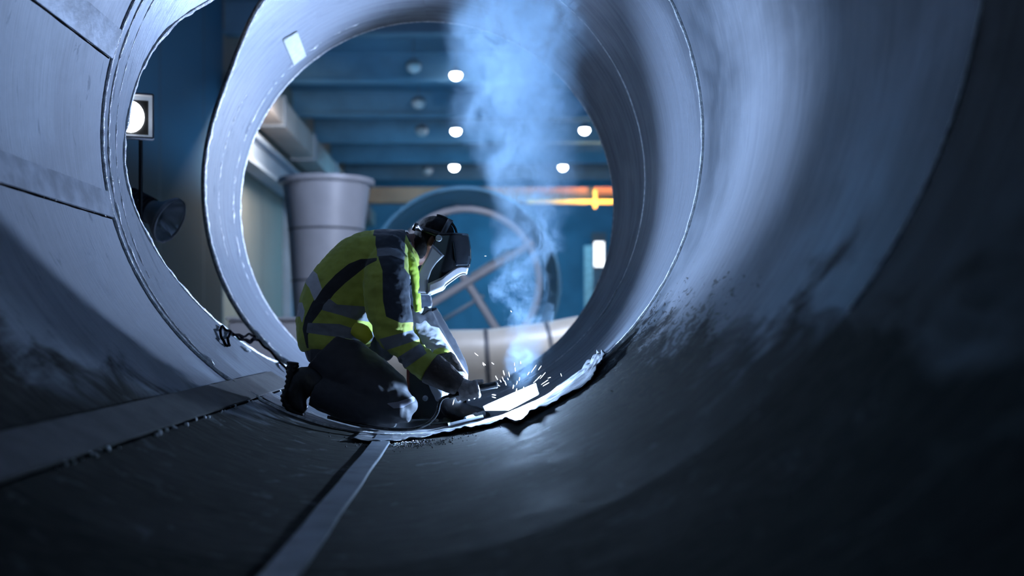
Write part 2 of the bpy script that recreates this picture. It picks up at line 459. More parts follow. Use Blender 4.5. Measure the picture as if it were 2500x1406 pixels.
M_HFLOOR = simple('hall_concrete', (0.32, 0.34, 0.36, 1), 0.6, 0, 0.2, 1.0)
M_BEAM = simple('roof_beam_haze_blue', (0.16, 0.33, 0.48, 1), 0.6, 0, 0.15, 0.6)  # beam colour holds the painted blue haze too
HC = 9.0
def plane(name, vs, mat): return tag(mesh_obj(name, vs, [(0, 1, 2, 3)], mat, None, False), kind='structure')
def slab(name, c, s, mat): return tag(MB().box(c, s).build(name, mat, None, False), kind='structure')
slab('floor', (3.3, 32, HF - 0.1), (19.6, 68, 0.2), M_HFLOOR)
slab('ceiling', (3.3, 32, HC + 0.6), (19.6, 68, 0.2), M_HCEIL)
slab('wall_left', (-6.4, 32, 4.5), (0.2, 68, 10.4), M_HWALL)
slab('wall_right', (13.0, 32, 4.5), (0.2, 68, 10.4), M_HBLUE)
slab('wall_back', (3.3, 66, 4.5), (19.6, 0.2, 10.4), M_HBLUE)

ordn = ['nearest the pipe mouth', 'second from the pipe mouth', 'third from the pipe mouth', 'fourth from the pipe mouth', 'fifth from the pipe mouth', 'sixth from the pipe mouth']
def i_beam(y):
    mb = MB(); z = HC - 0.0; hgt = 0.75
    mb.box((3.3, y, z + 0.42), (19.2, 0.34, 0.06)); mb.box((3.3, y, z - 0.33), (19.2, 0.36, 0.07)); mb.box((3.3, y, z + 0.05), (19.2, 0.05, 0.75))
    return mb
for k in range(6):
    y = 27.2 + 5.3 * k
    zb = CAM.z + (598.0 / F) * 32.5
    o = MB(); z = zb
    o.box((3.3, y, z + 0.04), (19.2, 0.42, 0.08)); o.box((3.3, y, z + 0.50), (19.2, 0.06, 0.9)); o.box((3.3, y, z + 0.95), (19.2, 0.42, 0.08))
    tag(o.build('roof_beam', M_BEAM, None, False), 'hazy blue steel roof beam crossing the hall ceiling, ' + ordn[k], 'beam', 'roof beams')
M_RUN = simple('runway_paint', (0.30, 0.34, 0.42, 1), 0.5, 0, 0.15, 0.7)
M_PEACH = simple('duct_primer', (0.50, 0.42, 0.40, 1), 0.6, 0, 0.1, 0.7)
rw = thing('crane_runway', 'long grey crane runway beam along the hall side wall above the cone vessel', 'beam', (-5.8, 30, 5.6))
mb = MB(); mb.box((-5.85, 43, 5.95), (0.55, 33, 0.10)); mb.box((-5.85, 43, 5.55), (0.10, 33, 0.75)); mb.box((-5.85, 43, 5.15), (0.55, 33, 0.10)); mb.build('girder', M_RUN, rw, False)
mb = MB(); mb.box((-5.85, 43, 6.05), (0.10, 33, 0.10)); mb.build('rail', M_STRIP, rw, False)
for y in (36, 44, 52): MB().box((-6.15, y, 2.3), (0.30, 0.35, 5.6)).build('bracket_post', M_RUN, rw, False)
du = thing('air_duct', 'pale pinkish air duct running along the wall above the crane runway', 'duct', (-5.6, 30, 7.0))
MB().box((-5.6, 43.2, 7.05), (0.8, 33.5, 0.8)).build('duct_body', M_PEACH, du, False)
for y in range(30, 58, 6): MB().box((-5.6, y, 7.05), (0.92, 0.15, 0.92)).build('duct_flange', M_RUN, du, False)

# lamps under the roof
M_LAMPON = simple('lamp_glow', (1, 1, 1, 1), 0.5, 0, 0.0, 1, emit=(0.86, 0.93, 1, 1), estr=22)
M_LAMPOFF = simple('lamp_milky_glass', (0.62, 0.64, 0.68, 1), 0.5, 0, 0.05, 1)
M_GREY = simple('grey_housing', (0.20, 0.22, 0.25, 1), 0.5, 0.2, 0.2, 6)
def bay_lamp(px, py, Y, on, label, rad):
    p = P(px, py, Y)
    t_ = thing('bay_lamp', label, 'lamp', p, 'lit hall lamps' if on else 'dark hall lamps')
    MB().lathe([(0.02, 0.26), (rad * 0.55, 0.25), (rad * 0.60, 0.20), (rad * 0.98, 0.14), (rad * 1.0, 0.06)], 24, o=p).build('housing', M_GREY, t_)
    MB().ball(p + Vector((0, 0, 0.02)), (rad * 0.95, rad * 0.95, rad * 0.80), 20, 12).build('diffuser', M_LAMPON if on else M_LAMPOFF, t_)
    MB().tube([p + Vector((0, 0, 0.24)), Vector((p.x, p.y, HC + 0.55))], 0.012, 8).build('hanger', M_GREY, t_)
for a in [(1113, 185, 31.6, True, 'lit round hall lamp highest above the welder', 0.19), (1113, 321, 40.6, True, 'lit round hall lamp midway in the row above the welder', 0.21),
          (1109, 409, 49.7, True, 'lit round hall lamp lowest in the row above the welder', 0.24), (1427, 319, 40.6, True, 'lit round hall lamp next to the pipe rim beside the smoke', 0.21),
          (1374, 409, 49.7, True, 'lit round hall lamp low behind the smoke above the orange crane', 0.23),
          (1010, 165, 30.6, False, 'unlit grey hall lamp highest in the dark row', 0.24), (1022, 253, 35.5, False, 'unlit grey hall lamp second from the top in the dark row', 0.26),
          (1030, 320, 40.5, False, 'unlit grey hall lamp third from the top in the dark row', 0.28), (1043, 418, 51.0, False, 'unlit grey hall lamp lowest in the dark row', 0.30)]:
    bay_lamp(*a)

# overhead crane
M_ORANGE = simple('crane_orange', (0.42, 0.15, 0.07, 1), 0.5, 0, 0.15, 0.8)
M_YELLOW = simple('crane_yellow', (1.0, 0.55, 0.10, 1), 0.5, 0, 0.08, 0.8)
cr = thing('overhead_crane', 'orange overhead crane bridge spanning the hall with a yellow lower edge', 'crane', (3.5, 45, 6.2))
MB().box((-5.55, 45.0, 6.20), (0.9, 2.4, 0.20)).build('end_carriage', M_ORANGE, cr, False)
MB().box((3.725, 45.0, 6.55), (17.75, 0.5, 0.62)).build('girder', M_ORANGE, cr, False)
MB().box((3.725, 44.9, 6.20), (17.75, 0.75, 0.10)).build('lower_flange', M_ORANGE, cr, False)
MB().box((5.2, 44.3, 6.14), (4.4, 0.30, 0.16)).build('hoist_rail', M_YELLOW, cr, False)
MB().box((6.0, 44.25, 6.25), (0.14, 0.3, 0.8)).build('hoist_box', M_YELLOW, cr, False)
light('crane_fill', 'AREA', (6.4, 42.5, 5.2), 260, (1.0, 0.55, 0.22), aim=(6.2, 45, 6.3), size=0.6)  # unseen warm area light added so the crane keeps its orange
pc = thing('steel_column', 'pale steel column standing at the far side of the hall below the crane', 'column', (5.45, 42, HF))
MB().box((5.45, 42, 1.7), (0.34, 0.34, 4.6)).build('shaft', simple('column_paint', (0.50, 0.48, 0.46, 1), 0.6), pc, False)
MB().box((5.45, 42, HF + 0.05), (0.7, 0.7, 0.1)).build('base_plate', M_GREY, pc, False)
M_WINGLOW = simple('daylit_pane', (1, 1, 1, 1), 0.4, 0, 0, 1, emit=(0.85, 0.92, 1, 1), estr=3.0)
wn = tag(MB().box((7.62, 55.0, 4.6), (0.55, 0.06, 1.35)).build('window_1', M_WINGLOW, None, False), kind='structure')
fr = MB()
for x in (7.32, 7.92): fr.box((x, 55, 4.6), (0.06, 0.1, 1.5))
for z in (3.88, 5.32): fr.box((7.62, 55, z), (0.6, 0.1, 0.06))
fr.build('window_frame', M_GREY, wn, False)
MB().box((7.62, 55.1, 2.6), (0.8, 0.1, 6.4)).build('wall_post', M_HBLUE, wn, False)

# white cone vessel
M_WHITE = simple('white_primer', (0.62, 0.64, 0.70, 1), 0.42, 0.1, 0.08, 1.2)
vc = Vector((-2.43, 19.5, 0))
vs = thing('cone_vessel', 'big white tapered steel vessel standing in the hall behind the welder', 'vessel', (vc.x, vc.y, HF))
prof = [(0.56, HF), (0.62, 0.4), (0.68, 1.45), (0.74, 2.44), (0.845, 3.28), (0.85, 3.36), (0.80, 3.36), (0.70, 2.4), (0.55, HF + 0.05)]
MB().lathe(prof, 64, o=vc).build('shell', M_WHITE, vs)
MB().lathe([(0.84, 3.30), (0.93, 3.33), (0.945, 3.38), (0.93, 3.43), (0.80, 3.43), (0.80, 3.30), (0.84, 3.30)], 64, o=vc).build('top_flange', M_WHITE, vs)
M_SEAM = simple('dark_seam', (0.12, 0.13, 0.15, 1), 0.5, 0.3)
for z, r_ in ((2.44, 0.742), (1.45, 0.683), (0.62, 0.636)):
    MB().lathe([(r_, z - 0.018), (r_ + 0.012, z), (r_, z + 0.018)], 64, o=vc).build('seam', M_SEAM, vs)

# round drum with a spider of braces in it
M_DRUM = simple('drum_haze_blue', (0.10, 0.30, 0.45, 1), 0.5, 0.2, 0.2, 1.0)  # steel colour turned blue for the haze in front of it
M_PALE = simple('pale_brace_tube', (0.55, 0.54, 0.56, 1), 0.45, 0.1, 0.1, 1.5)
dc = Vector((0.24, 20.0, 1.41))
dr = thing('braced_drum', 'large round hazy blue steel drum with pale cross braces standing behind the welder', 'drum', (dc.x, dc.y, HF))
MB().lathe([(1.97, -0.1), (1.97, 3.0), (1.90, 3.0), (1.90, -0.1), (1.97, -0.1)], 96, axis=(0, 1, 0), o=dc).build('drum_shell', M_DRUM, dr)
def hoop(c, r, tr, n=96):
    pts = [c + Vector((r * math.cos(2 * math.pi * i / n), 0, r * math.sin(2 * math.pi * i / n))) for i in range(n + 1)]
    return MB().tube(pts, tr, 12, caps=False)
hoop(dc + Vector((0.05, 0.3, 0.05)), 1.50, 0.075).build('inner_hoop', M_PALE, dr)
hoop(dc + Vector((0, 2.6, 0)), 1.80, 0.05).build('rear_hoop', M_DRUM, dr)
def brace(a, b, r_, y, nm='brace', m=M_PALE):
    A = P(a[0], a[1], y); B = P(b[0], b[1], y); MB().tube([A, B], r_, 12).build(nm, m, dr)
brace((1302, 592), (985, 782), 0.085, 20.3)
brace((1062, 566), (1218, 812), 0.085, 20.36)
brace((1150, 672), (1245, 612), 0.045, 22.4)
brace((1050, 800), (1180, 722), 0.045, 22.4)
brace((1050, 560), (1120, 500), 0.045, 22.4)
for sx in (-0.8, 0.8):
    MB().box((dc.x + sx, 21.2, HF + 0.14), (0.35, 2.6, 0.28)).build('chock', M_GREY, dr, False)

# pale mitred pipe run
M_CREAM = simple('cream_primer', (0.58, 0.56, 0.52, 1), 0.38, 0.15, 0.1, 1.5)
mp = thing('mitred_pipe', 'low pale cream pipe of mitred lengths lying in front of the drum', 'pipe', (1.0, 14, HF))
tops = [(930, 808), (1190, 804), (1345, 785), (1560, 745)]
pr = 0.52
cs = [P(x, y, 14.0) - Vector((0, 0, pr)) for x, y in tops]
for i in range(3):
    MB().tube([cs[i], cs[i + 1]], pr, 48, caps=(i in (0, 2))).build('pipe_length', M_CREAM, mp)
for i in (1, 2):
    d = (cs[i + 1] - cs[i - 1]).normalized()
    MB().tube([cs[i] - d * 0.03, cs[i] + d * 0.03], pr + 0.012, 48).build('weld_seam', M_SEAM, mp)
for x in (0.1, 1.2): MB().box((x, 14.0, HF + 0.04), (0.2, 0.7, 0.08)).build('skid', M_GREY, mp, False)
# grey box by the vessel
gb = thing('steel_crate', 'pale grey steel crate standing in front of the white vessel', 'crate', (-3.0, 16, HF))
MB().box((-2.75, 16, 0.03), (1.3, 1.0, 1.25)).build('crate_body', M_WHITE, gb, False, 0.02)
MB().box((-2.75, 16, 0.68), (1.36, 1.06, 0.05)).build('crate_lid', M_WHITE, gb, False, 0.01)
MB().tube([(-2.98, 15.6, 0.70), (-2.96, 15.6, 0.80), (-2.90, 15.6, 0.86)], 0.05, 12).build('lid_handle', M_WHITE, gb)

# ------------------------------------------------------------------ seen through the side opening: work lamp and hose nozzle
M_LENS = simple('work_lamp_glass', (1, 1, 1, 1), 0.3, 0, 0, 1, emit=(0.93, 0.96, 1, 1), estr=9)
M_LFACE = simple('work_lamp_frame', (0.50, 0.52, 0.58, 1), 0.35, 0.4, 0.1, 9)
M_LREF = simple('work_lamp_reflector', (0.50, 0.52, 0.58, 1), 0.35, 0.4, 0.1, 9, emit=(0.42, 0.58, 0.80, 1), estr=0.28)  # weak emission stands in for the lamp's glow on the reflector
lp = P(318, 283, 6.62)
wl = thing('work_lamp', 'square work lamp with glowing round glass seen through the side opening', 'lamp', lp)
rt = Matrix.Rotation(math.radians(18), 3, 'Z')
def lw(v): return lp + rt @ Vector(v)
mb = MB(); s_ = 0.145
mb.box(lw((0, 0.10, 0)), (0.25, 0.14, 0.25), rt); mb.build('housing', M_BLACK, wl, True, 0.01)
mb = MB()
for a in ((-1, 0), (1, 0)): mb.box(lw((a[0] * s_, 0.0, 0)), (0.012, 0.07, 2 * s_), rt)
for a in (-1, 1): mb.box(lw((0, 0.0, a * s_)), (2 * s_, 0.07, 0.012), rt)
mb.build('frame', M_LFACE, wl, False)
MB().box(lw((0, 0.035, 0)), (2 * s_, 0.008, 2 * s_), rt).build('reflector', M_LREF, wl, False)
mb = MB().ball(lw((0, 0.02, 0)), (0.088, 0.03, 0.105), 28, 14, rt); mb.build('glass', M_LENS, wl)
MB().tube([lp + Vector((0.03, 0.12, -0.12)), Vector((lp.x + 0.03, lp.y + 0.12, HF))], 0.014, 10).build('stand_pole', M_BLACK, wl)
for k in range(3):
    a = k * 2.1
    MB().tube([Vector((lp.x + 0.03, lp.y + 0.12, HF + 0.5)), Vector((lp.x + 0.03 + 0.4 * math.cos(a), lp.y + 0.12 + 0.4 * math.sin(a), HF))], 0.012, 8).build('leg', M_BLACK, wl)

M_HOSE = simple('dark_hose', (0.030, 0.032, 0.034, 1), 0.5, 0, 0.3, 12, 0.2)
M_HOOD = simple('clear_hood_plastic', (0.50, 0.56, 0.64, 1), 0.2, 0.3, 0.1, 5)
h0 = P(345, 500, 7.0)
hz = thing('extraction_hose', 'dark ribbed extraction hose with a flared nozzle beyond the side opening', 'hose', h0)
ax = Vector((0.82, -0.20, -0.42)).normalized()
pts = []; rr = []
for i in range(30):
    pts.append(P(330, 495, 7.1) + ax * (i * 0.0065) - ax * 0.05); rr.append(0.085 + (0.010 if i % 4 < 2 else 0))
MB().tube(pts, rr, 24).build('ribbed_hose', M_HOSE, hz)
prof = [(0.082, 0.0), (0.090, 0.06), (0.10, 0.09), (0.155, 0.16), (0.165, 0.19), (0.158, 0.19), (0.148, 0.165), (0.092, 0.095), (0.078, 0.06), (0.076, 0.0)]
MB().lathe(prof, 40, ax, P(330, 495, 7.1) + ax * 0.11).build('flared_nozzle', M_HOOD, hz)
MB().lathe([(0.162, 0.170), (0.172, 0.18), (0.172, 0.20), (0.160, 0.205), (0.162, 0.170)], 40, ax, P(330, 495, 7.1) + ax * 0.11).build('nozzle_rim', M_LFACE, hz)
tail = catmull([tuple(P(330, 495, 7.1) - ax * 0.05), tuple(P(280, 500, 7.3)), tuple(P(240, 600, 7.6)), (-2.7, 8.0, HF + 0.1)], 6)
MB().tube([Vector(p) for p in tail], 0.085, 16).build('hose_tail', M_HOSE, hz)

# black cable tangle on the lower lip of the opening
cp = [(1, 700, 905), (1, 660, 862), (1, 632, 838), (1, 618, 822), (0, 590, 818), (0, 565, 806), (0, 545, 800)]
def wall_pts(seq, lift=0.012):
    return [on_wall(x, y, R - lift) for x, y in seq]
cpts = wall_pts([(703, 908), (668, 868), (636, 838), (622, 828), (604, 833), (585, 822), (562, 812), (543, 800), (538, 812), (546, 836), (560, 846), (556, 828), (566, 815), (590, 822), (612, 818), (623, 826), (614, 836), (590, 830), (570, 818)], 0.011)
cpts = [Vector(p) + Vector((0.0, 0, 0.006 * math.sin(i * 1.3) + 0.004)) for i, p in enumerate(catmull([tuple(p) for p in cpts], 5))]
tag(MB().tube(cpts, 0.008, 8).build('power_cable', M_SHADE_CABLE), 'thin black cable tangled on the lower edge of the side opening', 'cable')
rg = MB().box(on_wall(604, 852, R - 0.012), (0.045, 0.05, 0.012), Matrix.Rotation(0.7, 3, 'Y')).build('metal_clip', M_BEAD, None, False, 0.002)
tag(rg, 'small shiny metal clip lying by the cable tangle', 'clip')
# ------------------------------------------------------------------ the weld: sheet, plate, rods, torch, sparks, smoke
def floor_z(x): return R - math.sqrt(max(R * R - x * x, 0.01))
M_SHEET = NT('crumpled_sheet'); t = M_SHEET
c = t.coord('UV')
f1 = t.noise(t.mapping(c, (1.2, 14, 1)), 3.0, 6, 0.65, 0.6)
f2 = t.noise(c, 5, 4)
t.link(t.mix(t.step(f1, 0.3, 0.7), (0.11, 0.113, 0.125, 1), (0.36, 0.365, 0.39, 1)), t.b.inputs['Base Color'])
t.b.inputs['Roughness'].default_value = 0.45; t.b.inputs['Metallic'].default_value = 0.25
t.bump(t.math('ADD', f1, t.math('MULTIPLY', f2, 0.6)), 0.8, 0.012)
M_SHEET = t.m
# near edge of the sheet as seen along the joint: (angle from bottom, Y of the torn near edge)
edge = [(-8.2, 4.70), (-3, 4.73), (0, 4.72), (6, 4.78), (12, 4.86), (18, 4.88), (22, 4.80), (25, 4.86), (30, 4.86), (35, 4.82), (39, 4.84), (42.5, 4.93)]
edge = []
for px_, py_ in [(868, 1074), (960, 1076), (1050, 1062), (1130, 1048), (1180, 1040), (1238, 1022), (1262, 1034), (1300, 1008), (1370, 972), (1440, 930), (1478, 880)]:
    p_ = on_wall(px_, py_, R - 0.015); edge.append((math.degrees(math.atan2(p_.x, R - p_.z)), p_.y))
ex = [e[0] for e in edge]; ey = [e[1] for e in edge]
V = []; UV = []; Fc = []
NA, NY = 150, 34
for i in range(NA + 1):
    a = -8.2 + 50.7 * i / NA
    y0 = np.interp(a, ex, ey) + 0.018 * fbm((a * 0.35, 1, 0), 1, 4) + 0.010 * fbm((a * 1.4, 7, 0), 1, 2)
    y1 = 5.20 + 0.05 * fbm((a * 0.12, 9, 0), 1, 3) - (0.10 if a > 36 else 0) * (a - 36) / 6.5
    for j in range(NY + 1):
        s = j / NY
        y = y0 + (y1 - y0) * s
        lift = 0.010 + 0.006 * fbm((a * 0.10, y * 26, 2), 1, 3) + 0.006 * fbm((a * 0.3, y * 8, 5), 1, 3)
        lift += 0.016 * math.exp(-((y - y0) / 0.02) ** 2) * (0.35 + 0.65 * abs(fbm((a * 0.22, 0, 3), 1, 3)) * 2)   # curled torn lip
        lift += 0.008 * math.exp(-((y - 4.86 - 0.03 * fbm((a * 0.15, 2, 6), 1, 2)) / 0.035) ** 2) * (0.6 + 0.5 * fbm((a * 0.3, 4, 4), 1, 2)) * min(1, max(0, (a - 8) / 8))
        if a > 34: lift += 0.035 * ((a - 34) / 8.5) ** 2 * (0.5 + abs(fbm((a * 0.5, y * 10, 4), 1, 2)))
        V.append(cyl(a, y, R - max(lift, 0.003))); UV.append((math.radians(a) * R, y))
for i in range(NA):
    for j in range(NY):
        b = i * (NY + 1) + j
        Fc.append((b, b + NY + 1, b + NY + 2, b + 1))
sh = mesh_obj('welding_sheet', V, Fc, M_SHEET, None, True, UV)
md = sh.modifiers.new('t', 'SOLIDIFY'); md.thickness = 0.0025; md.offset = 0
tag(sh, 'crumpled torn-edged pale sheet lying along the pipe joint under the weld', 'sheet')

# strip of film under the knees
V = []; UV = []; Fc = []
for i in range(61):
    a = -30 + 24 * i / 60
    y0 = 5.03 - 0.12 * i / 60 + 0.012 * fbm((a * 0.4, 3, 0), 1, 3)
    for j in range(11):
        y = y0 + (0.30) * j / 10
        V.append(cyl(a, y, R - 0.006 - 0.004 * abs(fbm((a * 0.4, y * 18, 8), 1, 3)))); UV.append((math.radians(a) * R, y))
for i in range(60):
    for j in range(10):
        b = i * 11 + j; Fc.append((b, b + 11, b + 12, b + 1))
fm = mesh_obj('kneeling_film', V, Fc, M_SHEET, None, True, UV)
md = fm.modifiers.new('t', 'SOLIDIFY'); md.thickness = 0.002; md.offset = 0
tag(fm, 'narrow bluish sheet on the pipe floor beneath the kneeling leg', 'sheet')

# glowing-bright plate being welded: a tapered bar standing on the joint
M_PLATE = simple('new_plate_steel', (0.62, 0.63, 0.65, 1), 0.45, 0.2, 0.1, 12, 0.1)
yb = ARC.y + 0.050
pl = [P(1178, 992, yb), P(1309, 934, yb), P(1317, 962, yb), P(1240, 1003, yb), P(1184, 1004, yb)]
back = [p + Vector((0.004, 0.035, -0.004)) for p in pl]
mb = MB().add(pl + back, [(0, 1, 2, 3, 4), (9, 8, 7, 6, 5)] + [(i, i + 5, (i + 1) % 5 + 5, (i + 1) % 5) for i in range(5)])
tag(mb.build('weld_plate', M_PLATE, None, True, 0.003), 'brilliantly lit steel plate being welded on the crumpled sheet', 'plate')

# rods, tubes and bolts lying about on the sheet
M_ROD = simple('rod_steel', (0.35, 0.38, 0.42, 1), 0.3, 0.8, 0.2, 20)
M_DARKROD = simple('dark_rod_steel', (0.06, 0.065, 0.075, 1), 0.4, 0.5, 0.2, 20)
def lying(name, a, b, r, mat, label, cat, group=None, cap=True):
    A = Vector(a); B = Vector(b)
    t_ = thing(name, label, cat, A, group)
    MB().tube([A, B], r, 16).build('shaft', mat, t_)
    d = (A - B).normalized()
    MB().tube([A - d * 0.004, A + d * 0.006], r * 1.12, 16).build('end_cap', M_BEAD, t_)
    return t_
def on_floor(px, py, lift):
    p = on_wall(px, py, R - lift); return p
lying('steel_tube', on_floor(1097, 1036, 0.030), on_floor(1180, 1016, 0.032), 0.0085, M_ROD, 'shiny steel tube lying on the sheet nearest the white plate', 'tube')
br_ = thing('clamp_bolt', 'short thick shiny bolt with a round head lying below the white plate', 'bolt', on_floor(1138, 1020, 0.035))
A = on_floor(1140, 1022, 0.040); B = on_floor(1182, 1008, 0.040)
MB().tube([A, B], 0.013, 16).build('shank', M_BEAD, br_)
MB().lathe([(0.0, -0.004), (0.017, -0.004), (0.017, 0.012), (0.009, 0.014), (0.009, 0.010)], 20, (B - A).normalized(), A + (B - A) * 0.45).build('collar', M_BEAD, br_)
MB().lathe([(0.0, -0.012), (0.012, -0.012), (0.014, 0.0), (0.0, 0.0)], 16, (B - A).normalized(), A).build('head', M_ROD, br_)
lying('electrode', on_floor(1067, 1026, 0.028), on_floor(1010, 1016, 0.028), 0.007, M_DARKROD, 'dark rod with a bright tip lying in front of the cable loop', 'rod')
lying('electrode', on_floor(1036, 1009, 0.028), on_floor(975, 1004, 0.028), 0.008, M_DARKROD, 'dark rod with a bright tip lying beside the kneeling knee', 'rod')
lying('electrode', on_floor(1048, 998, 0.030), on_floor(1000, 996, 0.030), 0.007, M_DARKROD, 'dark rod with a bright tip farthest back behind the cable', 'rod')
lying('electrode', on_floor(1049, 1036, 0.024), on_floor(1100, 1030, 0.026), 0.0055, M_DARKROD, 'thin dark rod lying lowest on the sheet between cable and tube', 'rod')
# dark tool case with a reddish edge behind the hands
M_CASE = simple('dark_case', (0.016, 0.018, 0.022, 1), 0.5, 0, 0.2, 9)
M_RED = simple('red_edge_paint', (0.22, 0.035, 0.022, 1), 0.5, 0, 0.15, 9)
c0 = P(1040, 960, 5.75)
tc = thing('tool_case', 'dark tool case with a reddish upright edge behind the forearm', 'case', (c0.x, 5.75, floor_z(c0.x)))
zb = floor_z(c0.x - 0.1) + 0.02
MB().box((c0.x + 0.03, 5.75, zb + 0.15), (0.24, 0.20, 0.30)).build('case_body', M_CASE, tc, True, 0.012)
MB().box((c0.x - 0.098, 5.70, zb + 0.15), (0.016, 0.10, 0.30)).build('case_edge', M_RED, tc, True, 0.004)
MB().lathe([(0.0, 0.0), (0.016, 0.0), (0.016, 0.012), (0.008, 0.016), (0.0, 0.016)], 16, (0, -1, 0), (c0.x + 0.0, 5.65, zb + 0.12)).build('case_latch', M_BEAD, tc)

# welding torch and its cable
TY = 4.91
tr = thing('welding_torch', 'black welding torch held in the gloved hand, nozzle toward the weld', 'torch', P(1150, 955, TY))
MB().tube([Vector(p) for p in catmull([tuple(P(1096, 968, TY)), tuple(P(1130, 958, TY)), tuple(P(1175, 946, TY))], 6)], 0.0135, 18).build('handle', M_BLACK, tr)
mb = MB(); a = P(1170, 947, TY); b = P(1212, 939, TY + 0.035); d = (b - a).normalized()
mb.lathe([(0.0, 0.0), (0.013, 0.0), (0.0165, 0.012), (0.0165, (b - a).length), (0.0125, (b - a).length), (0.0125, (b - a).length - 0.03), (0.0, (b - a).length - 0.03)], 28, d, a)
mb.build('nozzle', M_BLACK, tr)
M_COPPER = simple('copper_tip', (0.65, 0.42, 0.28, 1), 0.3, 0.9, 0.1, 20)
MB().tube([b - d * 0.03, b + d * 0.004], 0.004, 12).build('contact_tip', M_COPPER, tr)
MB().lathe([(0.0168, -0.006), (0.0178, -0.004), (0.0178, 0.0), (0.0165, 0.001)], 28, d, b).build('nozzle_rim', M_BEAD, tr)
M_HOSE2 = simple('torch_cable_rubber', (0.020, 0.022, 0.026, 1), 0.22, 0, 0.2, 20, 0.05, spec=0.8)
cb = [P(1100, 967, TY), P(1082, 972, 4.90), P(1073, 985, 4.90), P(1066, 1010, 4.91), P(1047, 1032, 4.92), P(1018, 1045, 4.90), P(985, 1049, 4.90), P(930, 1046, 4.93), P(870, 1036, 4.98), P(800, 1018, 5.02)]
def lift_pt(p, r):
    z = floor_z(p.x) + r
    return Vector((p.x, p.y, max(p.z, z)))
cbs = [lift_pt(Vector(p), 0.028) for p in catmull([tuple(p) for p in cb], 8)]
tag(MB().tube(cbs, 0.0085, 14).build('torch_cable', M_HOSE2), 'glossy black torch cable looping from the glove down past the knee', 'cable')

# sparks
M_SPARK = simple('spark_glow', (1, 0.9, 0.8, 1), 0.5, 0, 0, 1, emit=(0.95, 0.93, 1.0, 1), estr=3)
sk = MB(); rnd = random.Random(3)
SP = [(1163, 865, 8, 40), (1182, 888, 7, 45), (1180, 890, 5, 55), (1203, 887, 5, 40), (1212, 922, 7, 60), (1228, 925, 8, 70), (1243, 914, 9, 80), (1230, 910, 8, 75), (1256, 889, 5, 90), (1271, 885, 4, 80),
      (1234, 935, 8, 70), (1253, 944, 6, -80), (1262, 935, 6, -75), (1261, 952, 5, -75), (1258, 902, 6, 85), (1303, 900, 15, -55), (1312, 925, 17, -45), (1325, 917, 14, -50), (1330, 933, 14, -35), (1333, 938, 12, -30),
      (1341, 922, 5, -20), (1370, 915, 5, 70), (1206, 964, 6, 10), (1206, 970, 6, 15), (1107, 982, 9, -75), (1218, 941, 4, 30), (1290, 912, 6, -60), (1318, 898, 9, -55), (1278, 948, 5, -70), (1185, 625, 3, 0), (1248, 760, 3, 50), (1222, 930, 4, 60), (1240, 925, 4, 70), (1268, 925, 5, -80)]
for (x, y, l, ang) in SP:
    Y = ARC.y + rnd.uniform(-0.05, 0.10)
    dx = math.cos(math.radians(ang)) * l * 0.75; dy = math.sin(math.radians(ang)) * l * 0.75
    A = P(x - dx, y - dy, Y); B = P(x + dx, y + dy, Y)
    sk.tube([A, A.lerp(B, 0.3), A.lerp(B, 0.7), B], [0.0005, 0.0014, 0.0016, 0.0008], 6)
tag(sk.build('weld_sparks', M_SPARK), 'small bright sparks flying around the torch nozzle and plate', 'sparks', None, 'stuff')

# loose black grit near the bar
gr = MB(); rnd = random.Random(11)
for i in range(420):
    a = rnd.gauss(2.0, 5.0); y = rnd.gauss(4.62, 0.10)
    if y > 4.74: y = 4.74 - abs(rnd.gauss(0, 0.08))
    gr.ball(cyl(a, y, R - 0.002), rnd.uniform(0.0012, 0.0042), 6, 4)
tag(gr.build('grit', simple('grinding_grit', (0.05, 0.05, 0.06, 1), 0.2, 0.7, 0.4, 90)), 'sparkling black grit scattered by the end of the flat bar', 'grit', None, 'stuff')

# smoke
SM = [  # z, axis x, radius, amount
    (0.16, 0.610, 0.05, 0.012), (0.25, 0.630, 0.09, 0.028), (0.38, 0.645, 0.12, 0.09), (0.52, 0.620, 0.12, 0.20), (0.66, 0.610, 0.14, 1.0), (0.80, 0.605, 0.16, 1.0), (0.98, 0.660, 0.20, 0.55),
    (1.25, 0.660, 0.28, 0.36), (1.50, 0.610, 0.34, 0.34), (1.75, 0.575, 0.38, 0.34), (2.05, 0.585, 0.42, 0.34), (2.35, 0.600, 0.40, 0.36), (2.62, 0.60, 0.36, 0.4)]
SY = 5.16
t = NT('weld_smoke')
for n_ in list(t.n):
    if n_ != t.out: t.n.remove(n_)
geo = t.add('ShaderNodeNewGeometry'); pos = geo.outputs['Position']
wn_ = t.add('ShaderNodeTexNoise'); t.link(pos, wn_.inputs['Vector']); wn_.inputs['Scale'].default_value = 4.5; wn_.inputs['Detail'].default_value = 3
vm = t.add('ShaderNodeVectorMath', operation='SUBTRACT'); t.link(wn_.outputs['Color'], vm.inputs[0]); vm.inputs[1].default_value = (0.5, 0.5, 0.5)
sp0 = t.add('ShaderNodeSeparateXYZ'); t.link(pos, sp0.inputs[0]); pos_z = sp0.outputs[2]
vs_ = t.add('ShaderNodeVectorMath', operation='SCALE'); t.link(vm.outputs[0], vs_.inputs[0]); vs_.inputs['Scale'].default_value = 0.34
va = t.add('ShaderNodeVectorMath', operation='ADD'); t.link(pos, va.inputs[0]); t.link(vs_.outputs[0], va.inputs[1])
sp2 = t.add('ShaderNodeSeparateXYZ'); t.link(va.outputs[0], sp2.inputs[0])
zz = t.math('MULTIPLY', t.math('SUBTRACT', sp2.outputs[2], 0.1), 1 / 2.7)
rmp = t.add('ShaderNodeValToRGB'); t.link(zz, rmp.inputs[0])
cr_ = rmp.color_ramp
while len(cr_.elements) > 1: cr_.elements.remove(cr_.elements[-1])
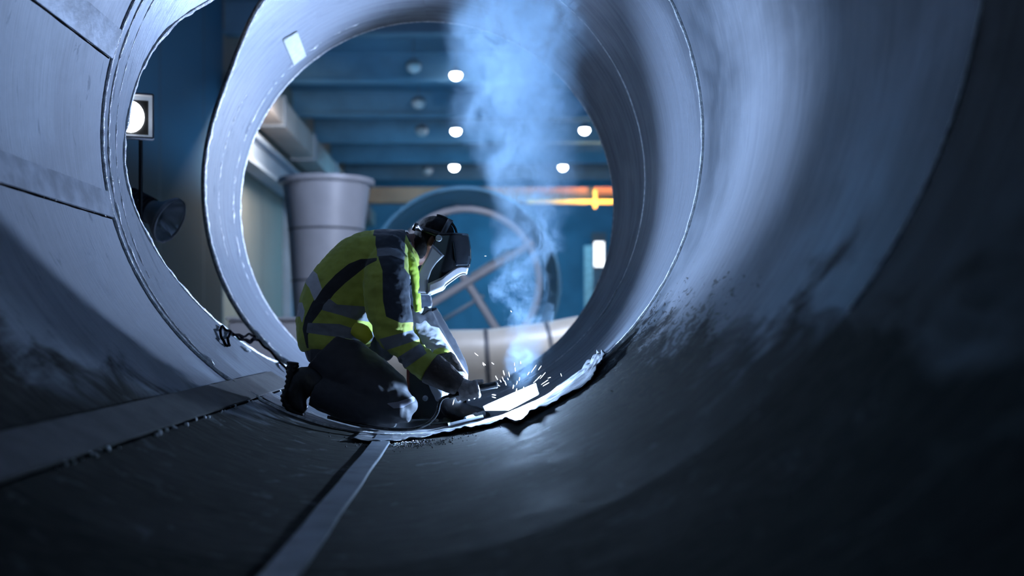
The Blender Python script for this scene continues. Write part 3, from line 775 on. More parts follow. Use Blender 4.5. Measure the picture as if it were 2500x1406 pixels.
for i, (z, x, r_, am) in enumerate(SM):
    e = cr_.elements[0] if i == 0 else cr_.elements.new((z - 0.1) / 2.7)
    e.position = (z - 0.1) / 2.7; e.color = (x, r_, am, 1)
sr = t.add('ShaderNodeSeparateColor'); t.link(rmp.outputs[0], sr.inputs[0])
dx = t.math('SUBTRACT', sp2.outputs[0], sr.outputs[0]); dy = t.math('SUBTRACT', sp2.outputs[1], SY - 0.02)
d2 = t.math('SQRT', t.math('ADD', t.math('MULTIPLY', dx, dx), t.math('MULTIPLY', dy, dy)))
rel = t.math('DIVIDE', d2, sr.outputs[1])
body = t.step(rel, 1.0, 0.15)
det = t.noise(t.mapping(va.outputs[0], (1, 1, 0.62)), 6.5, 6, 0.58, 1.2)
det2 = t.noise(t.mapping(va.outputs[0], (1, 1, 0.75)), 17, 5, 0.62, 1.6)
fine = t.step(pos_z, 0.95, 0.45, 0.12, 0.62)
det = t.math('ADD', t.math('MULTIPLY', det, t.math('SUBTRACT', 1.0, fine)), t.math('MULTIPLY', det2, fine))
hi = t.step(pos_z, 0.75, 1.35)
wisp = t.math('ADD', t.math('MULTIPLY', t.step(det, 0.46, 0.60), t.math('SUBTRACT', 1.0, hi)), t.math('MULTIPLY', t.step(det, 0.36, 0.70), hi))
den = t.math('MULTIPLY', t.math('MULTIPLY', body, wisp), t.math('MULTIPLY', sr.outputs[2], 23.0))
vol = t.add('ShaderNodeVolumePrincipled'); vol.inputs['Color'].default_value = (0.55, 0.80, 1.0, 1); vol.inputs['Anisotropy'].default_value = 0.15
t.link(den, vol.inputs['Density']); t.link(vol.outputs[0], t.out.inputs['Volume'])
pts = [Vector((x, SY, z)) for z, x, r_, am in SM]; rr = [r_ * 1.08 + 0.02 for z, x, r_, am in SM]
sm = MB().tube(pts, rr, 24).build('weld_smoke', t.m)
tag(sm, 'pale blue smoke plume rising from the weld up past the pipe rim', 'smoke', None, 'stuff')
light('smoke_key', 'SPOT', (0.75, 9.4, 2.9), 200, (0.12, 0.46, 1.0), aim=(0.58, 5.2, 1.85), shadow_soft_size=0.15, spot_size=math.radians(17), spot_blend=0.9)  # unseen spot added to light the plume from behind
# ------------------------------------------------------------------ the welder
def cloth(name, base, bumpk=0.35, rough=0.75, masks=()):
    """masks: list of (attribute name, colour, roughness) painted where the baked distance is positive"""
    t = NT(name); c = t.coord()
    f = t.noise(c, 9, 5); f2 = t.noise(c, 160, 2)
    col = t.mix(t.step(f, 0.3, 0.7), tuple(x * 0.85 for x in base) + (1,), tuple(min(1, x * 1.12) for x in base) + (1,))
    rg = None
    for an, mc, mr in masks:
        at = t.add('ShaderNodeAttribute', attribute_name=an)
        m = t.step(at.outputs['Fac'], -0.0008, 0.0008)
        col = t.mix(m, col, tuple(mc) + (1,))
    t.link(col, t.b.inputs['Base Color']); t.b.inputs['Roughness'].default_value = rough
    t.b.inputs['Sheen Weight'].default_value = 0.15
    t.bump(t.math('ADD', t.math('MULTIPLY', f, 1.0), t.math('MULTIPLY', f2, 0.08)), bumpk, 0.01)
    return t.m

def limb_sections(secs, n=7):
    """secs: (px, py, Y, in-plane radius px, depth radius m or 0) -> list of (centre, e1 radius m, e2 radius m)"""
    out = []
    for q in catmull(secs, n):
        k = q[2] / F
        out.append((P(q[0], q[1], q[2]), q[3] * k, q[4] if q[4] > 0.001 else q[3] * k))
    return out

def limb_mesh(mb, secs, n=7, seg=28, scale=1.0):
    S = limb_sections(secs, n); N = len(S); v = []; f = []
    for i, (c, r1, r2) in enumerate(S):
        t_ = (S[min(i + 1, N - 1)][0] - S[max(i - 1, 0)][0]).normalized()
        e1 = t_.cross(Vector((0, 1, 0))).normalized(); e2 = t_.cross(e1).normalized()
        for k in range(seg):
            a = 2 * math.pi * k / seg
            v.append(c + e1 * (r1 * scale * math.cos(a)) + e2 * (r2 * scale * math.sin(a)))
    for i in range(N - 1):
        for k in range(seg):
            k2 = (k + 1) % seg
            f.append((i * seg + k, i * seg + k2, (i + 1) * seg + k2, (i + 1) * seg + k))
    f.append(tuple(range(seg - 1, -1, -1))); f.append(tuple(range((N - 1) * seg, N * seg)))
    mb.add(v, f); return S

def fuse(mb, name, voxel, mat, parent, smooth=6, wrinkle=None):
    """melt overlapping shapes into one continuous surface"""
    bm = bmesh.new(); tmp = bpy.data.meshes.new('tmp')
    tmp.from_pydata([tuple(v) for v in mb.v], [], mb.f); bm.from_mesh(tmp)
    bmesh.ops.recalc_face_normals(bm, faces=bm.faces); bm.to_mesh(tmp); bm.free()
    o = bpy.data.objects.new('tmp', tmp); COL.objects.link(o)
    m = o.modifiers.new('r', 'REMESH'); m.mode = 'VOXEL'; m.voxel_size = voxel
    if smooth:
        s = o.modifiers.new('s', 'SMOOTH'); s.iterations = smooth; s.factor = 0.5
    dg = bpy.context.evaluated_depsgraph_get(); dg.update()
    me = bpy.data.meshes.new_from_object(o.evaluated_get(dg))
    bpy.data.objects.remove(o); bpy.data.meshes.remove(tmp)
    me.name = name; me.materials.clear()
    if mat: me.materials.append(mat)
    if wrinkle:
        nrm = [v.normal.copy() for v in me.vertices]
        for v, n_ in zip(me.vertices, nrm): v.co = v.co + n_ * wrinkle(v.co, n_)
    me.polygons.foreach_set('use_smooth', [True] * len(me.polygons)); me.update()
    ob = bpy.data.objects.new(name, me); COL.objects.link(ob)
    if parent is not None: ob.parent = parent
    return ob

def poly_dist(x, y, poly):
    """signed distance in px, positive inside"""
    x = np.asarray(x); y = np.asarray(y); d = np.full(x.shape, 1e9); ins = np.zeros(x.shape, bool)
    n = len(poly)
    for i in range(n):
        ax, ay = poly[i]; bx, by = poly[(i + 1) % n]
        ex_, ey_ = bx - ax, by - ay
        t = np.clip(((x - ax) * ex_ + (y - ay) * ey_) / (ex_ * ex_ + ey_ * ey_ + 1e-9), 0, 1)
        d = np.minimum(d, np.hypot(x - ax - t * ex_, y - ay - t * ey_))
        c = ((ay > y) != (by > y)) & (x < (bx - ax) * (y - ay) / (by - ay + 1e-12) + ax)
        ins ^= c
    return np.where(ins, d, -d)

def paint(ob, attr, fn):
    me = ob.data; n = len(me.vertices); co = np.empty(n * 3, np.float32); me.vertices.foreach_get('co', co); co = co.reshape(-1, 3)
    val = fn(co).astype(np.float32)
    a = me.attributes.new(attr, 'FLOAT', 'POINT'); a.data.foreach_set('value', val)

def side(co, Yref):
    """cloth pattern lives in the side elevation of the jacket: metres -> pattern units"""
    k = F / Yref
    return VPX + (co[:, 0] - CAM.x) * k, VPY - (co[:, 2] - CAM.z) * k

TORSO = [  # back x,y ; front x,y ; half depth
    ((737, 858), (906, 846), 0.185), ((729, 835), (908, 842), 0.20), ((726, 775), (918, 800), 0.205), ((746, 695), (945, 745), 0.21), ((806, 615), (990, 705), 0.225),
    ((862, 576), (1008, 670), 0.225), ((916, 562), (1018, 655), 0.20), ((962, 561), (1022, 650), 0.13), ((988, 562), (1030, 640), 0.085)]
TY0 = 5.20
ARM_N = [(952, 628, 5.02, 48, 0.085), (944, 670, 4.97, 54, 0.095), (946, 735, 4.95, 57, 0.095), (960, 795, 4.94, 50, 0.09), (980, 834, 4.95, 42, 0.08), (1014, 872, 4.94, 36, 0.07), (1052, 901, 4.92, 37, 0.072)]
ARM_F = [(985, 640, 5.40, 45, 0.085), (1005, 700, 5.45, 46, 0.09), (1022, 770, 5.46, 36, 0.08), (1045, 830, 5.40, 32, 0.07), (1085, 885, 5.30, 30, 0.065)]
LEG_N = [(800, 858, 5.10, 74, 0.125), (840, 898, 5.08, 78, 0.12), (895, 940, 5.06, 76, 0.11), (945, 975, 5.04, 66, 0.10), (968, 998, 5.03, 47, 0.085)]
SHIN_N = [(966, 1000, 5.03, 44, 0.085), (920, 1000, 5.02, 44, 0.085), (860, 985, 5.01, 46, 0.08), (800, 968, 5.00, 42, 0.075), (765, 955, 5.00, 36, 0.065)]
LEG_F = [(830, 850, 5.34, 72, 0.12), (900, 830, 5.40, 68, 0.11), (985, 790, 5.44, 52, 0.095), (1030, 770, 5.45, 40, 0.085)]
SHIN_F = [(1034, 764, 5.45, 34, 0.08), (1048, 800, 5.45, 39, 0.08), (1072, 860, 5.42, 45, 0.085), (1094, 920, 5.39, 48, 0.085), (1108, 965, 5.37, 46, 0.085)]

def torso_mesh(mb, shrink=1.0, last=None):
    secs = [(b[0], b[1], f_[0], f_[1], d) for b, f_, d in TORSO]
    S = catmull(secs, 7); v = []; f = []; seg = 36
    for q in S:
        b = P(q[0], q[1], TY0); fr_ = P(q[2], q[3], TY0); c = (b + fr_) / 2; e = (fr_ - b) / 2
        for k in range(seg):
            a = 2 * math.pi * k / seg
            ca, sa = math.cos(a), math.sin(a)
            ca = math.copysign(abs(ca) ** 0.85, ca); sa = math.copysign(abs(sa) ** 0.85, sa)
            v.append(c + e * ca * shrink + Vector((0, 1, 0)) * sa * q[4] * shrink)
    for i in range(len(S) - 1):
        for k in range(seg):
            k2 = (k + 1) % seg
            f.append((i * seg + k, i * seg + k2, (i + 1) * seg + k2, (i + 1) * seg + k))
    f.append(tuple(range(seg - 1, -1, -1))); f.append(tuple(range((len(S) - 1) * seg, len(S) * seg)))
    mb.add(v, f)

# --- body, one continuous surface
M_SKIN = simple('skin', (0.13, 0.052, 0.034, 1), 0.5, 0, 0.12, 20, 0.05)
mb = MB(); torso_mesh(mb, 0.86)
limb_mesh(mb, ARM_N, scale=0.66); limb_mesh(mb, ARM_F, scale=0.66)
limb_mesh(mb, LEG_N, scale=0.78); limb_mesh(mb, SHIN_N, scale=0.66); limb_mesh(mb, LEG_F, scale=0.78); limb_mesh(mb, SHIN_F, scale=0.62)
limb_mesh(mb, [(1050, 898, 4.92, 22, 0.032), (1085, 922, 4.91, 17, 0.03), (1118, 942, 4.90, 14, 0.026), (1142, 948, 4.90, 12, 0.032)])
limb_mesh(mb, [(1085, 885, 5.30, 17, 0.03), (1112, 918, 5.17, 15, 0.03), (1136, 942, 5.06, 13, 0.03)])
HY = 5.20
head_c = P(1060, 588, HY)
rot_h = Matrix.Rotation(math.radians(26), 3, 'Y')     # bowed forward
def hp(f_, y, u): return head_c + rot_h @ Vector((f_, y, u))
mb.ball(head_c, (0.098, 0.078, 0.112), 28, 18, rot_h)                       # skull
mb.ball(hp(0.030, 0, -0.062), (0.070, 0.060, 0.070), 22, 14, rot_h)         # jaw
mb.ball(hp(0.062, 0, -0.115), (0.026, 0.030, 0.020), 14, 8, rot_h)          # chin
mb.ball(hp(0.104, 0, -0.030), (0.020, 0.014, 0.030), 14, 8, rot_h)          # nose
mb.ball(hp(0.090, 0, 0.030), (0.016, 0.050, 0.012), 14, 8, rot_h)           # brow
mb.ball(hp(0.088, 0, -0.078), (0.016, 0.026, 0.012), 14, 8, rot_h)          # lips
limb_mesh(mb, [(985, 612, HY, 44, 0.085), (1010, 610, HY, 40, 0.070), (1036, 604, HY, 40, 0.062), (1050, 596, HY, 40, 0.06)])   # neck
for s in (-1, 1):
    mb.ball(hp(-0.004, s * 0.079, -0.012), (0.021, 0.009, 0.034), 14, 10, rot_h)       # ears
    mb.ball(hp(-0.012, s * 0.086, 0.000), (0.012, 0.006, 0.026), 12, 8, rot_h)
limb_mesh(mb, [(765, 955, 5.0, 24, 0.045), (738, 930, 5.0, 22, 0.04), (722, 960, 5.0, 18, 0.038), (735, 995, 5.0, 13, 0.036)])     # near foot
limb_mesh(mb, [(1108, 965, 5.37, 24, 0.04), (1112, 1000, 5.36, 20, 0.038), (1145, 1014, 5.34, 14, 0.038), (1180, 1022, 5.32, 11, 0.036)])
person = fuse(mb, 'person', 0.0062, M_SKIN, None, 3)
tag(person, 'person kneeling in hi-vis jacket and dark trousers, bent over the weld in a face mask', 'person')
M_EYE = simple('eye_white', (0.8, 0.8, 0.8, 1), 0.2, 0, 0, 1)
for s in (-1, 1):
    MB().ball(hp(0.083, s * 0.032, 0.006), 0.0125, 14, 10).build('eye', M_EYE, person)
# --- hair
mb = MB()
rnd = random.Random(2)
mb.ball(hp(-0.010, 0, 0.022), (0.106, 0.090, 0.107), 34, 24, rot_h)
mb.ball(hp(-0.046, 0, -0.058), (0.066, 0.078, 0.090), 24, 16, rot_h)
hair = fuse(mb, 'hair', 0.006, simple('black_hair', (0.007, 0.006, 0.006, 1), 0.7, 0, 0.3, 60, 0.3, spec=0.12), person, 2,
            lambda p, n_: 0.003 * fbm(p, 30, 3))
bm = bmesh.new(); bm.from_mesh(hair.data)
cut = [v for v in bm.verts if (rot_h.inverted() @ (v.co - head_c)).x > 0.052 and (rot_h.inverted() @ (v.co - head_c)).z < 0.060]
bmesh.ops.delete(bm, geom=cut, context='VERTS'); bm.to_mesh(hair.data); bm.free()

# --- jacket
def wr_jacket(p, n_):
    k = 0.006 * fbm((p.x * 1.0, p.y * 0.6, p.z * 1.6), 9, 3) + 0.003 * fbm(p, 26, 2)
    # waist creases running forward from the back hem
    if p.z < 0.62 and p.x < 0.0:
        k += 0.009 * math.sin((p.z * 1.0 + p.x * 0.35) * 62 + 3 * fbm(p, 5, 2)) * min(1, max(0, (0.62 - p.z) * 6)) * min(1, max(0, (p.x + 0.42) * 4))
    # bunched cuff and elbow
    e = (p - P(1000, 850, 4.96)).length
    if e < 0.17: k += 0.008 * math.sin((p.x * 0.8 - p.z * 0.6) * 120 + 4 * fbm(p, 8, 2)) * (1 - e / 0.17)
    return k
mb = MB(); torso_mesh(mb, 1.0); limb_mesh(mb, ARM_N); limb_mesh(mb, ARM_F)
limb_mesh(mb, [(962, 600, TY0 - 0.12, 40, 0.09), (950, 630, 5.04, 48, 0.09), (944, 670, 4.98, 50, 0.09)])
limb_mesh(mb, [(980, 600, TY0 + 0.10, 38, 0.09), (985, 640, 5.38, 45, 0.09), (1003, 690, 5.44, 45, 0.09)])
M_JACKET = cloth('hi_vis_jacket_cloth', (0.36, 0.42, 0.06), 0.45, 0.72, [
    ('navy', (0.010, 0.018, 0.034), .7), ('piping', (0.008, 0.010, 0.014), .7), ('tape', (0.16, 0.18, 0.215), .4), ('silver', (0.50, 0.51, 0.55), .35)])
jk = fuse(mb, 'jacket', 0.0062, M_JACKET, person, 8, wr_jacket)
ARMP = np.array([tuple(c) + (max(r1, r2),) for c, r1, r2 in limb_sections(ARM_N)], np.float32)
FARP = np.array([tuple(c) + (max(r1, r2),) for c, r1, r2 in limb_sections(ARM_F)], np.float32)
def tube_d(co, path):
    d = np.full(len(co), 9.0, np.float32)
    for q in path: d = np.minimum(d, np.linalg.norm(co - q[:3], axis=1) - q[3])
    return d
PX = 4.95 / F
def masks(co):
    arm = tube_d(co, ARMP) < 0.012
    near = co[:, 1] < TY0
    far = tube_d(co, FARP) < 0.010
    xa, ya = side(co, 4.88); xt, yt = side(co, 5.03)
    return arm, near, far, xa, ya, xt, yt
def f_navy(co):
    arm, near, far, xa, ya, xt, yt = masks(co)
    poly = [(910, 545), (990, 545), (984, 612), (986, 654), (1013, 690), (1014, 735), (1012, 786), (979, 788), (944, 773), (936, 734), (934, 661), (924, 633), (912, 593)]
    d = np.where(co[:, 1] < 5.02, poly_dist(xa, ya, poly), poly_dist(xt, yt, poly))
    fp = [(912, 540), (992, 540), (1000, 600), (1060, 690), (1060, 760), (960, 740), (920, 640)]
    xf, yf = side(co, 5.45)
    return np.where(near, d, np.where(co[:, 1] > 5.30, poly_dist(xf, yf, fp), d)) * PX
def f_piping(co):
    arm, near, far, xa, ya, xt, yt = masks(co)
    poly = [(925, 633), (884, 634), (855, 645), (821, 671), (792, 702), (763, 738), (744, 775), (738, 803), (748, 850), (753, 850), (752, 818), (764, 787), (792, 751), (819, 717), (845, 692), (894, 654), (925, 640)]
    return poly_dist(xt, yt, poly) * PX
def f_tape(co):
    arm, near, far, xa, ya, xt, yt = masks(co)
    P1 = [(917, 604), (966, 602), (986, 612), (985, 633), (954, 622), (918, 624)]
    A1 = [(925, 828), (1020, 802), (1024, 828), (941, 856)]
    A2 = [(962, 878), (1026, 838), (1042, 862), (988, 900)]
    T1 = [(792, 745), (806, 729), (826, 744), (889, 748), (930, 765), (930, 790), (869, 781), (836, 770), (788, 757)]  # torso bands painted in the shaded tone of the silver stripes
    T2 = [(752, 788), (831, 791), (869, 804), (930, 815), (930, 840), (867, 830), (836, 824), (748, 812)]
    d = poly_dist(xa, ya, P1)
    d = np.where(arm, np.maximum(d, np.maximum(poly_dist(xa, ya, A1), poly_dist(xa, ya, A2))), np.maximum(d, np.maximum(poly_dist(xt, yt, T1), poly_dist(xt, yt, T2))))
    return d * PX
def f_silver(co):
    arm, near, far, xa, ya, xt, yt = masks(co)
    S1 = [(740, 645), (773, 668), (788, 706), (769, 735), (753, 702), (720, 670)]
    S2 = [(700, 735), (735, 738), (743, 758), (737, 789), (728, 772), (690, 775)]
    d = np.where(arm, -50, np.maximum(poly_dist(xt, yt, S1), poly_dist(xt, yt, S2)))
    xf, yf = side(co, 5.42)
    FS = [(1000, 762), (1060, 745), (1120, 900), (1060, 900)]
    FL = [(980, 612), (990, 620), (1012, 680), (1004, 690), (984, 650)]
    d = np.where((co[:, 1] > 5.28), np.maximum(d, poly_dist(xf, yf, FS)), d)
    return np.maximum(d, np.where(arm, -50, poly_dist(xt, yt, FL))) * PX
paint(jk, 'navy', f_navy); paint(jk, 'piping', f_piping); paint(jk, 'tape', f_tape); paint(jk, 'silver', f_silver)
# stand collar with a thin yellow edge line
M_NAVY = cloth('navy_collar_cloth', (0.012, 0.020, 0.036), 0.3, 0.7)
M_YELLOW_C = cloth('hi_vis_trim_cloth', (0.40, 0.54, 0.045), 0.3, 0.7)
def ring_band(name, c0_, c1_, r0, r1, ry0, ry1, thick, mat, parent, lean=None):
    v = []; f = []; seg = 40
    A = (c1_ - c0_).normalized(); e1 = A.cross(Vector((0, 1, 0))).normalized(); e2 = Vector((0, 1, 0))
    for (c, r_, ry, th_) in ((c0_, r0, ry0, 0), (c1_, r1, ry1, 0), (c1_, r1, ry1, -thick), (c0_, r0, ry0, -thick)):
        for k in range(seg):
            a = 2 * math.pi * k / seg
            v.append(c + e1 * (r_ + th_) * math.cos(a) + e2 * (ry + th_) * math.sin(a) + A * (0.006 * math.sin(3 * a)))
    for i in range(4):
        for k in range(seg):
            k2 = (k + 1) % seg; j = (i + 1) % 4
            f.append((i * seg + k, i * seg + k2, j * seg + k2, j * seg + k))
    return MB().add(v, f).build(name, mat, parent)
ring_band('collar', P(980, 606, TY0), P(1004, 598, TY0), 0.092, 0.083, 0.10, 0.085, 0.010, M_NAVY, jk)
ring_band('collar_trim', P(981, 606, TY0), P(986, 604, TY0), 0.094, 0.0925, 0.102, 0.100, 0.012, M_YELLOW_C, jk)
mb = MB()
limb_mesh(mb, [(994, 610, 5.08, 9, 0.03), (1003, 640, 5.07, 13, 0.035), (1012, 668, 5.08, 12, 0.035), (1016, 712, 5.10, 10, 0.03), (1020, 760, 5.12, 9, 0.03)])
fuse(mb, 'front_placket', 0.005, M_YELLOW_C, jk, 4, lambda p, n_: 0.004 * fbm(p, 30, 2))
# bulging side pocket at the hem
mb = MB(); limb_mesh(mb, [(862, 802, 5.02, 16, 0.03), (885, 812, 5.01, 20, 0.035), (900, 832, 5.02, 14, 0.03)])
fuse(mb, 'side_pocket', 0.005, cloth('pocket_cloth', (0.50, 0.52, 0.03), 0.4, 0.7), jk, 4, lambda p, n_: 0.003 * fbm(p, 30, 2))

# --- trousers
def wr_tr(p, n_):
    k = 0.007 * fbm((p.x, p.y, p.z), 8, 3) + 0.003 * fbm(p, 24, 2)
    kn = P(985, 985, 5.0); d = (p - kn).length
    if d < 0.2: k += 0.009 * math.sin((p.x * 0.5 + p.z) * 75 + 3 * fbm(p, 7, 2)) * (1 - d / 0.2)
    if p.y > 5.30: k += 0.007 * math.sin((p.x * 1.0 + p.z * 0.45 + p.y * 0.5) * 80 + 2 * fbm(p, 5, 2))
    return k
mb = MB()
limb_mesh(mb, LEG_N); limb_mesh(mb, SHIN_N); limb_mesh(mb, LEG_F); limb_mesh(mb, SHIN_F)
mb.ball(P(975, 995, 5.02), (0.085, 0.09, 0.085), 20, 14)
limb_mesh(mb, [(822, 842, TY0, 84, 0.19), (812, 868, TY0, 72, 0.20), (805, 895, TY0, 52, 0.19)])
M_TROUSER = cloth('dark_work_trouser_cloth', (0.028, 0.030, 0.040), 0.4, 0.7, [('flap', (0.26, 0.26, 0.32), .6), ('pale', (0.52, 0.53, 0.60), .6)])
trs = fuse(mb, 'trousers', 0.0066, M_TROUSER, person, 7, wr_tr)
def f_flap(co):
    xt, yt = side(co, 4.96)
    p1 = [(944, 984), (972, 980), (1010, 968), (1012, 980), (984, 994), (962, 996)]
    d = np.where(co[:, 1] < 5.15, poly_dist(xt, yt, p1), -50)
    return d * PX
paint(trs, 'flap', f_flap)
def f_arc_lit(co):  # arc light on the far shin painted as pale cloth
    xf, yf = side(co, 5.4)
    p2 = [(1028, 790), (1072, 800), (1190, 990), (1050, 990)]
    return np.where(co[:, 1] > 5.24, poly_dist(xf, yf, p2), -50) * PX
paint(trs, 'pale', f_arc_lit)

# --- boots
M_BOOT = simple('black_boot_leather', (0.010, 0.010, 0.012, 1), 0.45, 0, 0.3, 18, 0.2)
M_SOLE = simple('boot_sole_rubber', (0.006, 0.006, 0.007, 1), 0.7, 0, 0.2, 30, 0.2)
def boot(secs, sole, parent):
    mb = MB(); limb_mesh(mb, secs)
    o = fuse(mb, 'boot', 0.006, M_BOOT, parent, 5, lambda p, n_: 0.002 * fbm(p, 30, 2))
    mb = MB(); limb_mesh(mb, sole, n=8, seg=16)
    fuse(mb, 'sole', 0.004, M_SOLE, o, 1, lambda p, n_: 0.003 * math.sin(p.z * 260) if abs(n_.x) > 0.5 else 0)
    return o
boot([(770, 948, 5.0, 36, 0.062), (745, 930, 5.0, 36, 0.058), (729, 945, 5.0, 30, 0.055), (722, 968, 5.0, 26, 0.055), (731, 992, 5.0, 21, 0.055), (745, 1004, 5.0, 13, 0.045)],
     [(716, 884, 5.0, 15, 0.048), (711, 915, 5.0, 12, 0.045), (705, 945, 5.0, 10, 0.045), (697, 972, 5.0, 11, 0.055), (712, 998, 5.0, 11, 0.055), (742, 1011, 5.0, 8, 0.045)], person)
boot([(1106, 955, 5.37, 38, 0.065), (1108, 990, 5.36, 34, 0.062), (1128, 1008, 5.34, 26, 0.058), (1165, 1014, 5.32, 21, 0.055), (1192, 1020, 5.30, 12, 0.045)],
     [(1084, 1028, 5.37, 9, 0.05), (1120, 1031, 5.35, 8, 0.05), (1160, 1032, 5.33, 8, 0.055), (1196, 1030, 5.30, 7, 0.045)], person)

# --- gloves: palm, four separate curled fingers, thumb along the handle, long leather cuff
M_GLOVE = simple('pale_glove_leather', (0.52, 0.48, 0.48, 1), 0.6, 0, 0.3, 22, 0.4)
M_CUFF = simple('brown_gauntlet_leather', (0.030, 0.020, 0.018, 1), 0.6, 0, 0.35, 16, 0.35)
def glove(wrist, hand_axis_a, hand_axis_b, up, parent):
    """fingers wrap round the handle running from hand_axis_a to hand_axis_b"""
    A = Vector(hand_axis_a); B = Vector(hand_axis_b); ax_ = (B - A).normalized()
    u = Vector(up); u = (u - ax_ * u.dot(ax_)).normalized()
    n_ = ax_.cross(u).normalized()
    if n_.y > 0: n_ = -n_                                     # towards the viewer side of the handle
    mb = MB(); rr = 0.034
    def roundp(s, ang, r_=rr):                                # point at angle round the handle; 0 = above, 90 = viewer side
        c = A + (B - A) * s
        return c + u * (r_ * math.cos(math.radians(ang))) + n_ * (r_ * math.sin(math.radians(ang)))
    # palm: from the wrist over the top of the handle
    W = Vector(wrist)
    for s in (0.12, 0.37, 0.62, 0.87):
        k = roundp(s, 40, 0.036)
        mb.tube([W + (k - W) * q for q in (0, 0.35, 0.7, 1.0)], [0.026, 0.025, 0.022, 0.0175], 14)
    for s, ln, r_ in ((0.10, 150, 0.0125), (0.36, 185, 0.0142), (0.63, 195, 0.0150), (0.90, 180, 0.0142)):
        chain = [roundp(s, 25 + (ln) * q, rr + (0.006 if q in (0.0,) else 0.003 if q < 0.45 else 0)) for q in (0.0, 0.18, 0.36, 0.55, 0.75, 1.0)]
        mb.tube(chain, [r_ * 1.12, r_ * 1.05, r_ * 1.12, r_, r_ * 1.02, r_ * 0.82], 12)
        mb.ball(chain[0], r_ * 1.18, 12, 8); mb.ball(chain[-1], r_ * 0.84, 12, 8)
    th_ = [roundp(0.35, -40, 0.040), roundp(0.75, -55, 0.036), roundp(1.10, -35, 0.030), roundp(1.32, -20, 0.028)]
    mb.tube([W + (th_[0] - W) * 0.4] + th_, [0.022, 0.018, 0.0155, 0.014, 0.011], 12)
    return fuse(mb, 'glove', 0.0032, M_GLOVE, parent, 3, lambda p, q: 0.0022 * fbm(p, 45, 3))
g1 = glove(P(1112, 938, 4.895), P(1122, 960, TY), P(1168, 948, TY), (0.15, -0.25, 1.0), person)
def gauntlet(secs, parent):
    mb = MB(); limb_mesh(mb, secs, n=8, seg=32)
    return fuse(mb, 'gauntlet_cuff', 0.0045, M_CUFF, parent, 3, lambda p, q: 0.003 * fbm(p, 22, 3))
gauntlet([(1050, 898, 4.92, 40, 0.078), (1066, 908, 4.915, 38, 0.074), (1090, 924, 4.905, 33, 0.064), (1110, 937, 4.90, 27, 0.050), (1122, 944, 4.90, 22, 0.040)], g1)
g2 = glove(P(1120, 930, 5.11), P(1112, 962, 4.985), P(1150, 952, 4.985), (-0.1, 0.5, 1.0), person)
gauntlet([(1082, 884, 5.31, 33, 0.07), (1098, 905, 5.22, 30, 0.065), (1118, 928, 5.12, 25, 0.05)], g2)

# --- welding mask and its head harness
M_SHELL = simple('mask_black_gloss', (0.008, 0.009, 0.011, 1), 0.18, 0, 0.2, 8, 0, spec=0.6)
M_JAW = simple('mask_silver_grey', (0.42, 0.43, 0.46, 1), 0.30, 0.6, 0.1, 8)
M_CHIN = simple('mask_pale_lip', (0.55, 0.53, 0.56, 1), 0.45, 0.1, 0.08, 10)
M_LENSD = simple('mask_lens_glass', (0.006, 0.008, 0.012, 1), 0.06, 0, 0.1, 5, 0, spec=0.9)
def resample(pts, n):
    p = np.array(pts, float); d = np.r_[0, np.cumsum(np.hypot(*np.diff(p, axis=0).T))]; s = np.linspace(0, d[-1], n)
    return np.c_[np.interp(s, d, p[:, 0]), np.interp(s, d, p[:, 1])]
def wdt(s): return 0.116 - 0.050 * max(0.0, (s - 0.45) / 0.55) ** 1.6
def coons(top, bottom, left, right, nu, nv, off=0.0, s0=0.0, s1=1.0, closed=True):
    """patch in side elevation wrapped round both cheeks and closed across the front"""
    T = resample(top, nu); B = resample(bottom, nu); L = resample(left, nv); R_ = resample(right, nv)
    grid = np.zeros((nv, nu, 2))
    for j in range(nv):
        v = j / (nv - 1)
        for i in range(nu):
            u = i / (nu - 1)
            grid[j, i] = (1 - v) * T[i] + v * B[i] + (1 - u) * L[j] + u * R_[j] - ((1 - u) * (1 - v) * T[0] + u * (1 - v) * T[-1] + (1 - u) * v * B[0] + u * v * B[-1])
    V = []; Fc = []
    cols = []
    for i in range(nu): cols.append((i, -1))
    if closed:
        for m_ in (-0.6, 0.0, 0.6): cols.append((nu - 1, m_))
        for i in range(nu - 1, -1, -1): cols.append((i, 1))
    for j in range(nv):
        for (i, sgn) in cols:
            s = s0 + (s1 - s0) * i / (nu - 1)
            x, y = grid[j, i]
            if sgn in (-0.6, 0.0, 0.6): x += 3.0 - 3 * abs(sgn)
            p = P(x, y, HY); p.y = HY + sgn * (wdt(s) + off); V.append(p + Vector((off * 0.4 if s > 0.9 else 0, 0, 0)))
    nc = len(cols)
    for j in range(nv - 1):
        for k in range(nc - 1): Fc.append((j * nc + k, j * nc + k + 1, (j + 1) * nc + k + 1, (j + 1) * nc + k))
    return V, Fc
def shell(name, patch, mat, parent, thick):
    o = mesh_obj(name, patch[0], patch[1], mat, parent); md = o.modifiers.new('t', 'SOLIDIFY'); md.thickness = thick; md.offset = 0
    bm = bmesh.new(); bm.from_mesh(o.data); bmesh.ops.recalc_face_normals(bm, faces=bm.faces); bm.to_mesh(o.data); bm.free()
    o.data.set_sharp_from_angle(angle=math.radians(50)); return o
left_b = [(1072, 574), (1058, 600), (1046, 630), (1030, 656), (1019, 682), (1016, 704), (1023, 716)]
right_b = [(1139, 573), (1143, 602), (1144, 632), (1142, 645), (1139, 654), (1136, 667)]
top_b = [(1072, 574), (1100, 573), (1139, 573)]
bot_b = [(1023, 716), (1046, 716), (1083, 698), (1124, 668), (1136, 667)]
mask = shell('welding_mask', coons(top_b, bot_b, left_b, right_b, 18, 18), M_SHELL, person, 0.004)
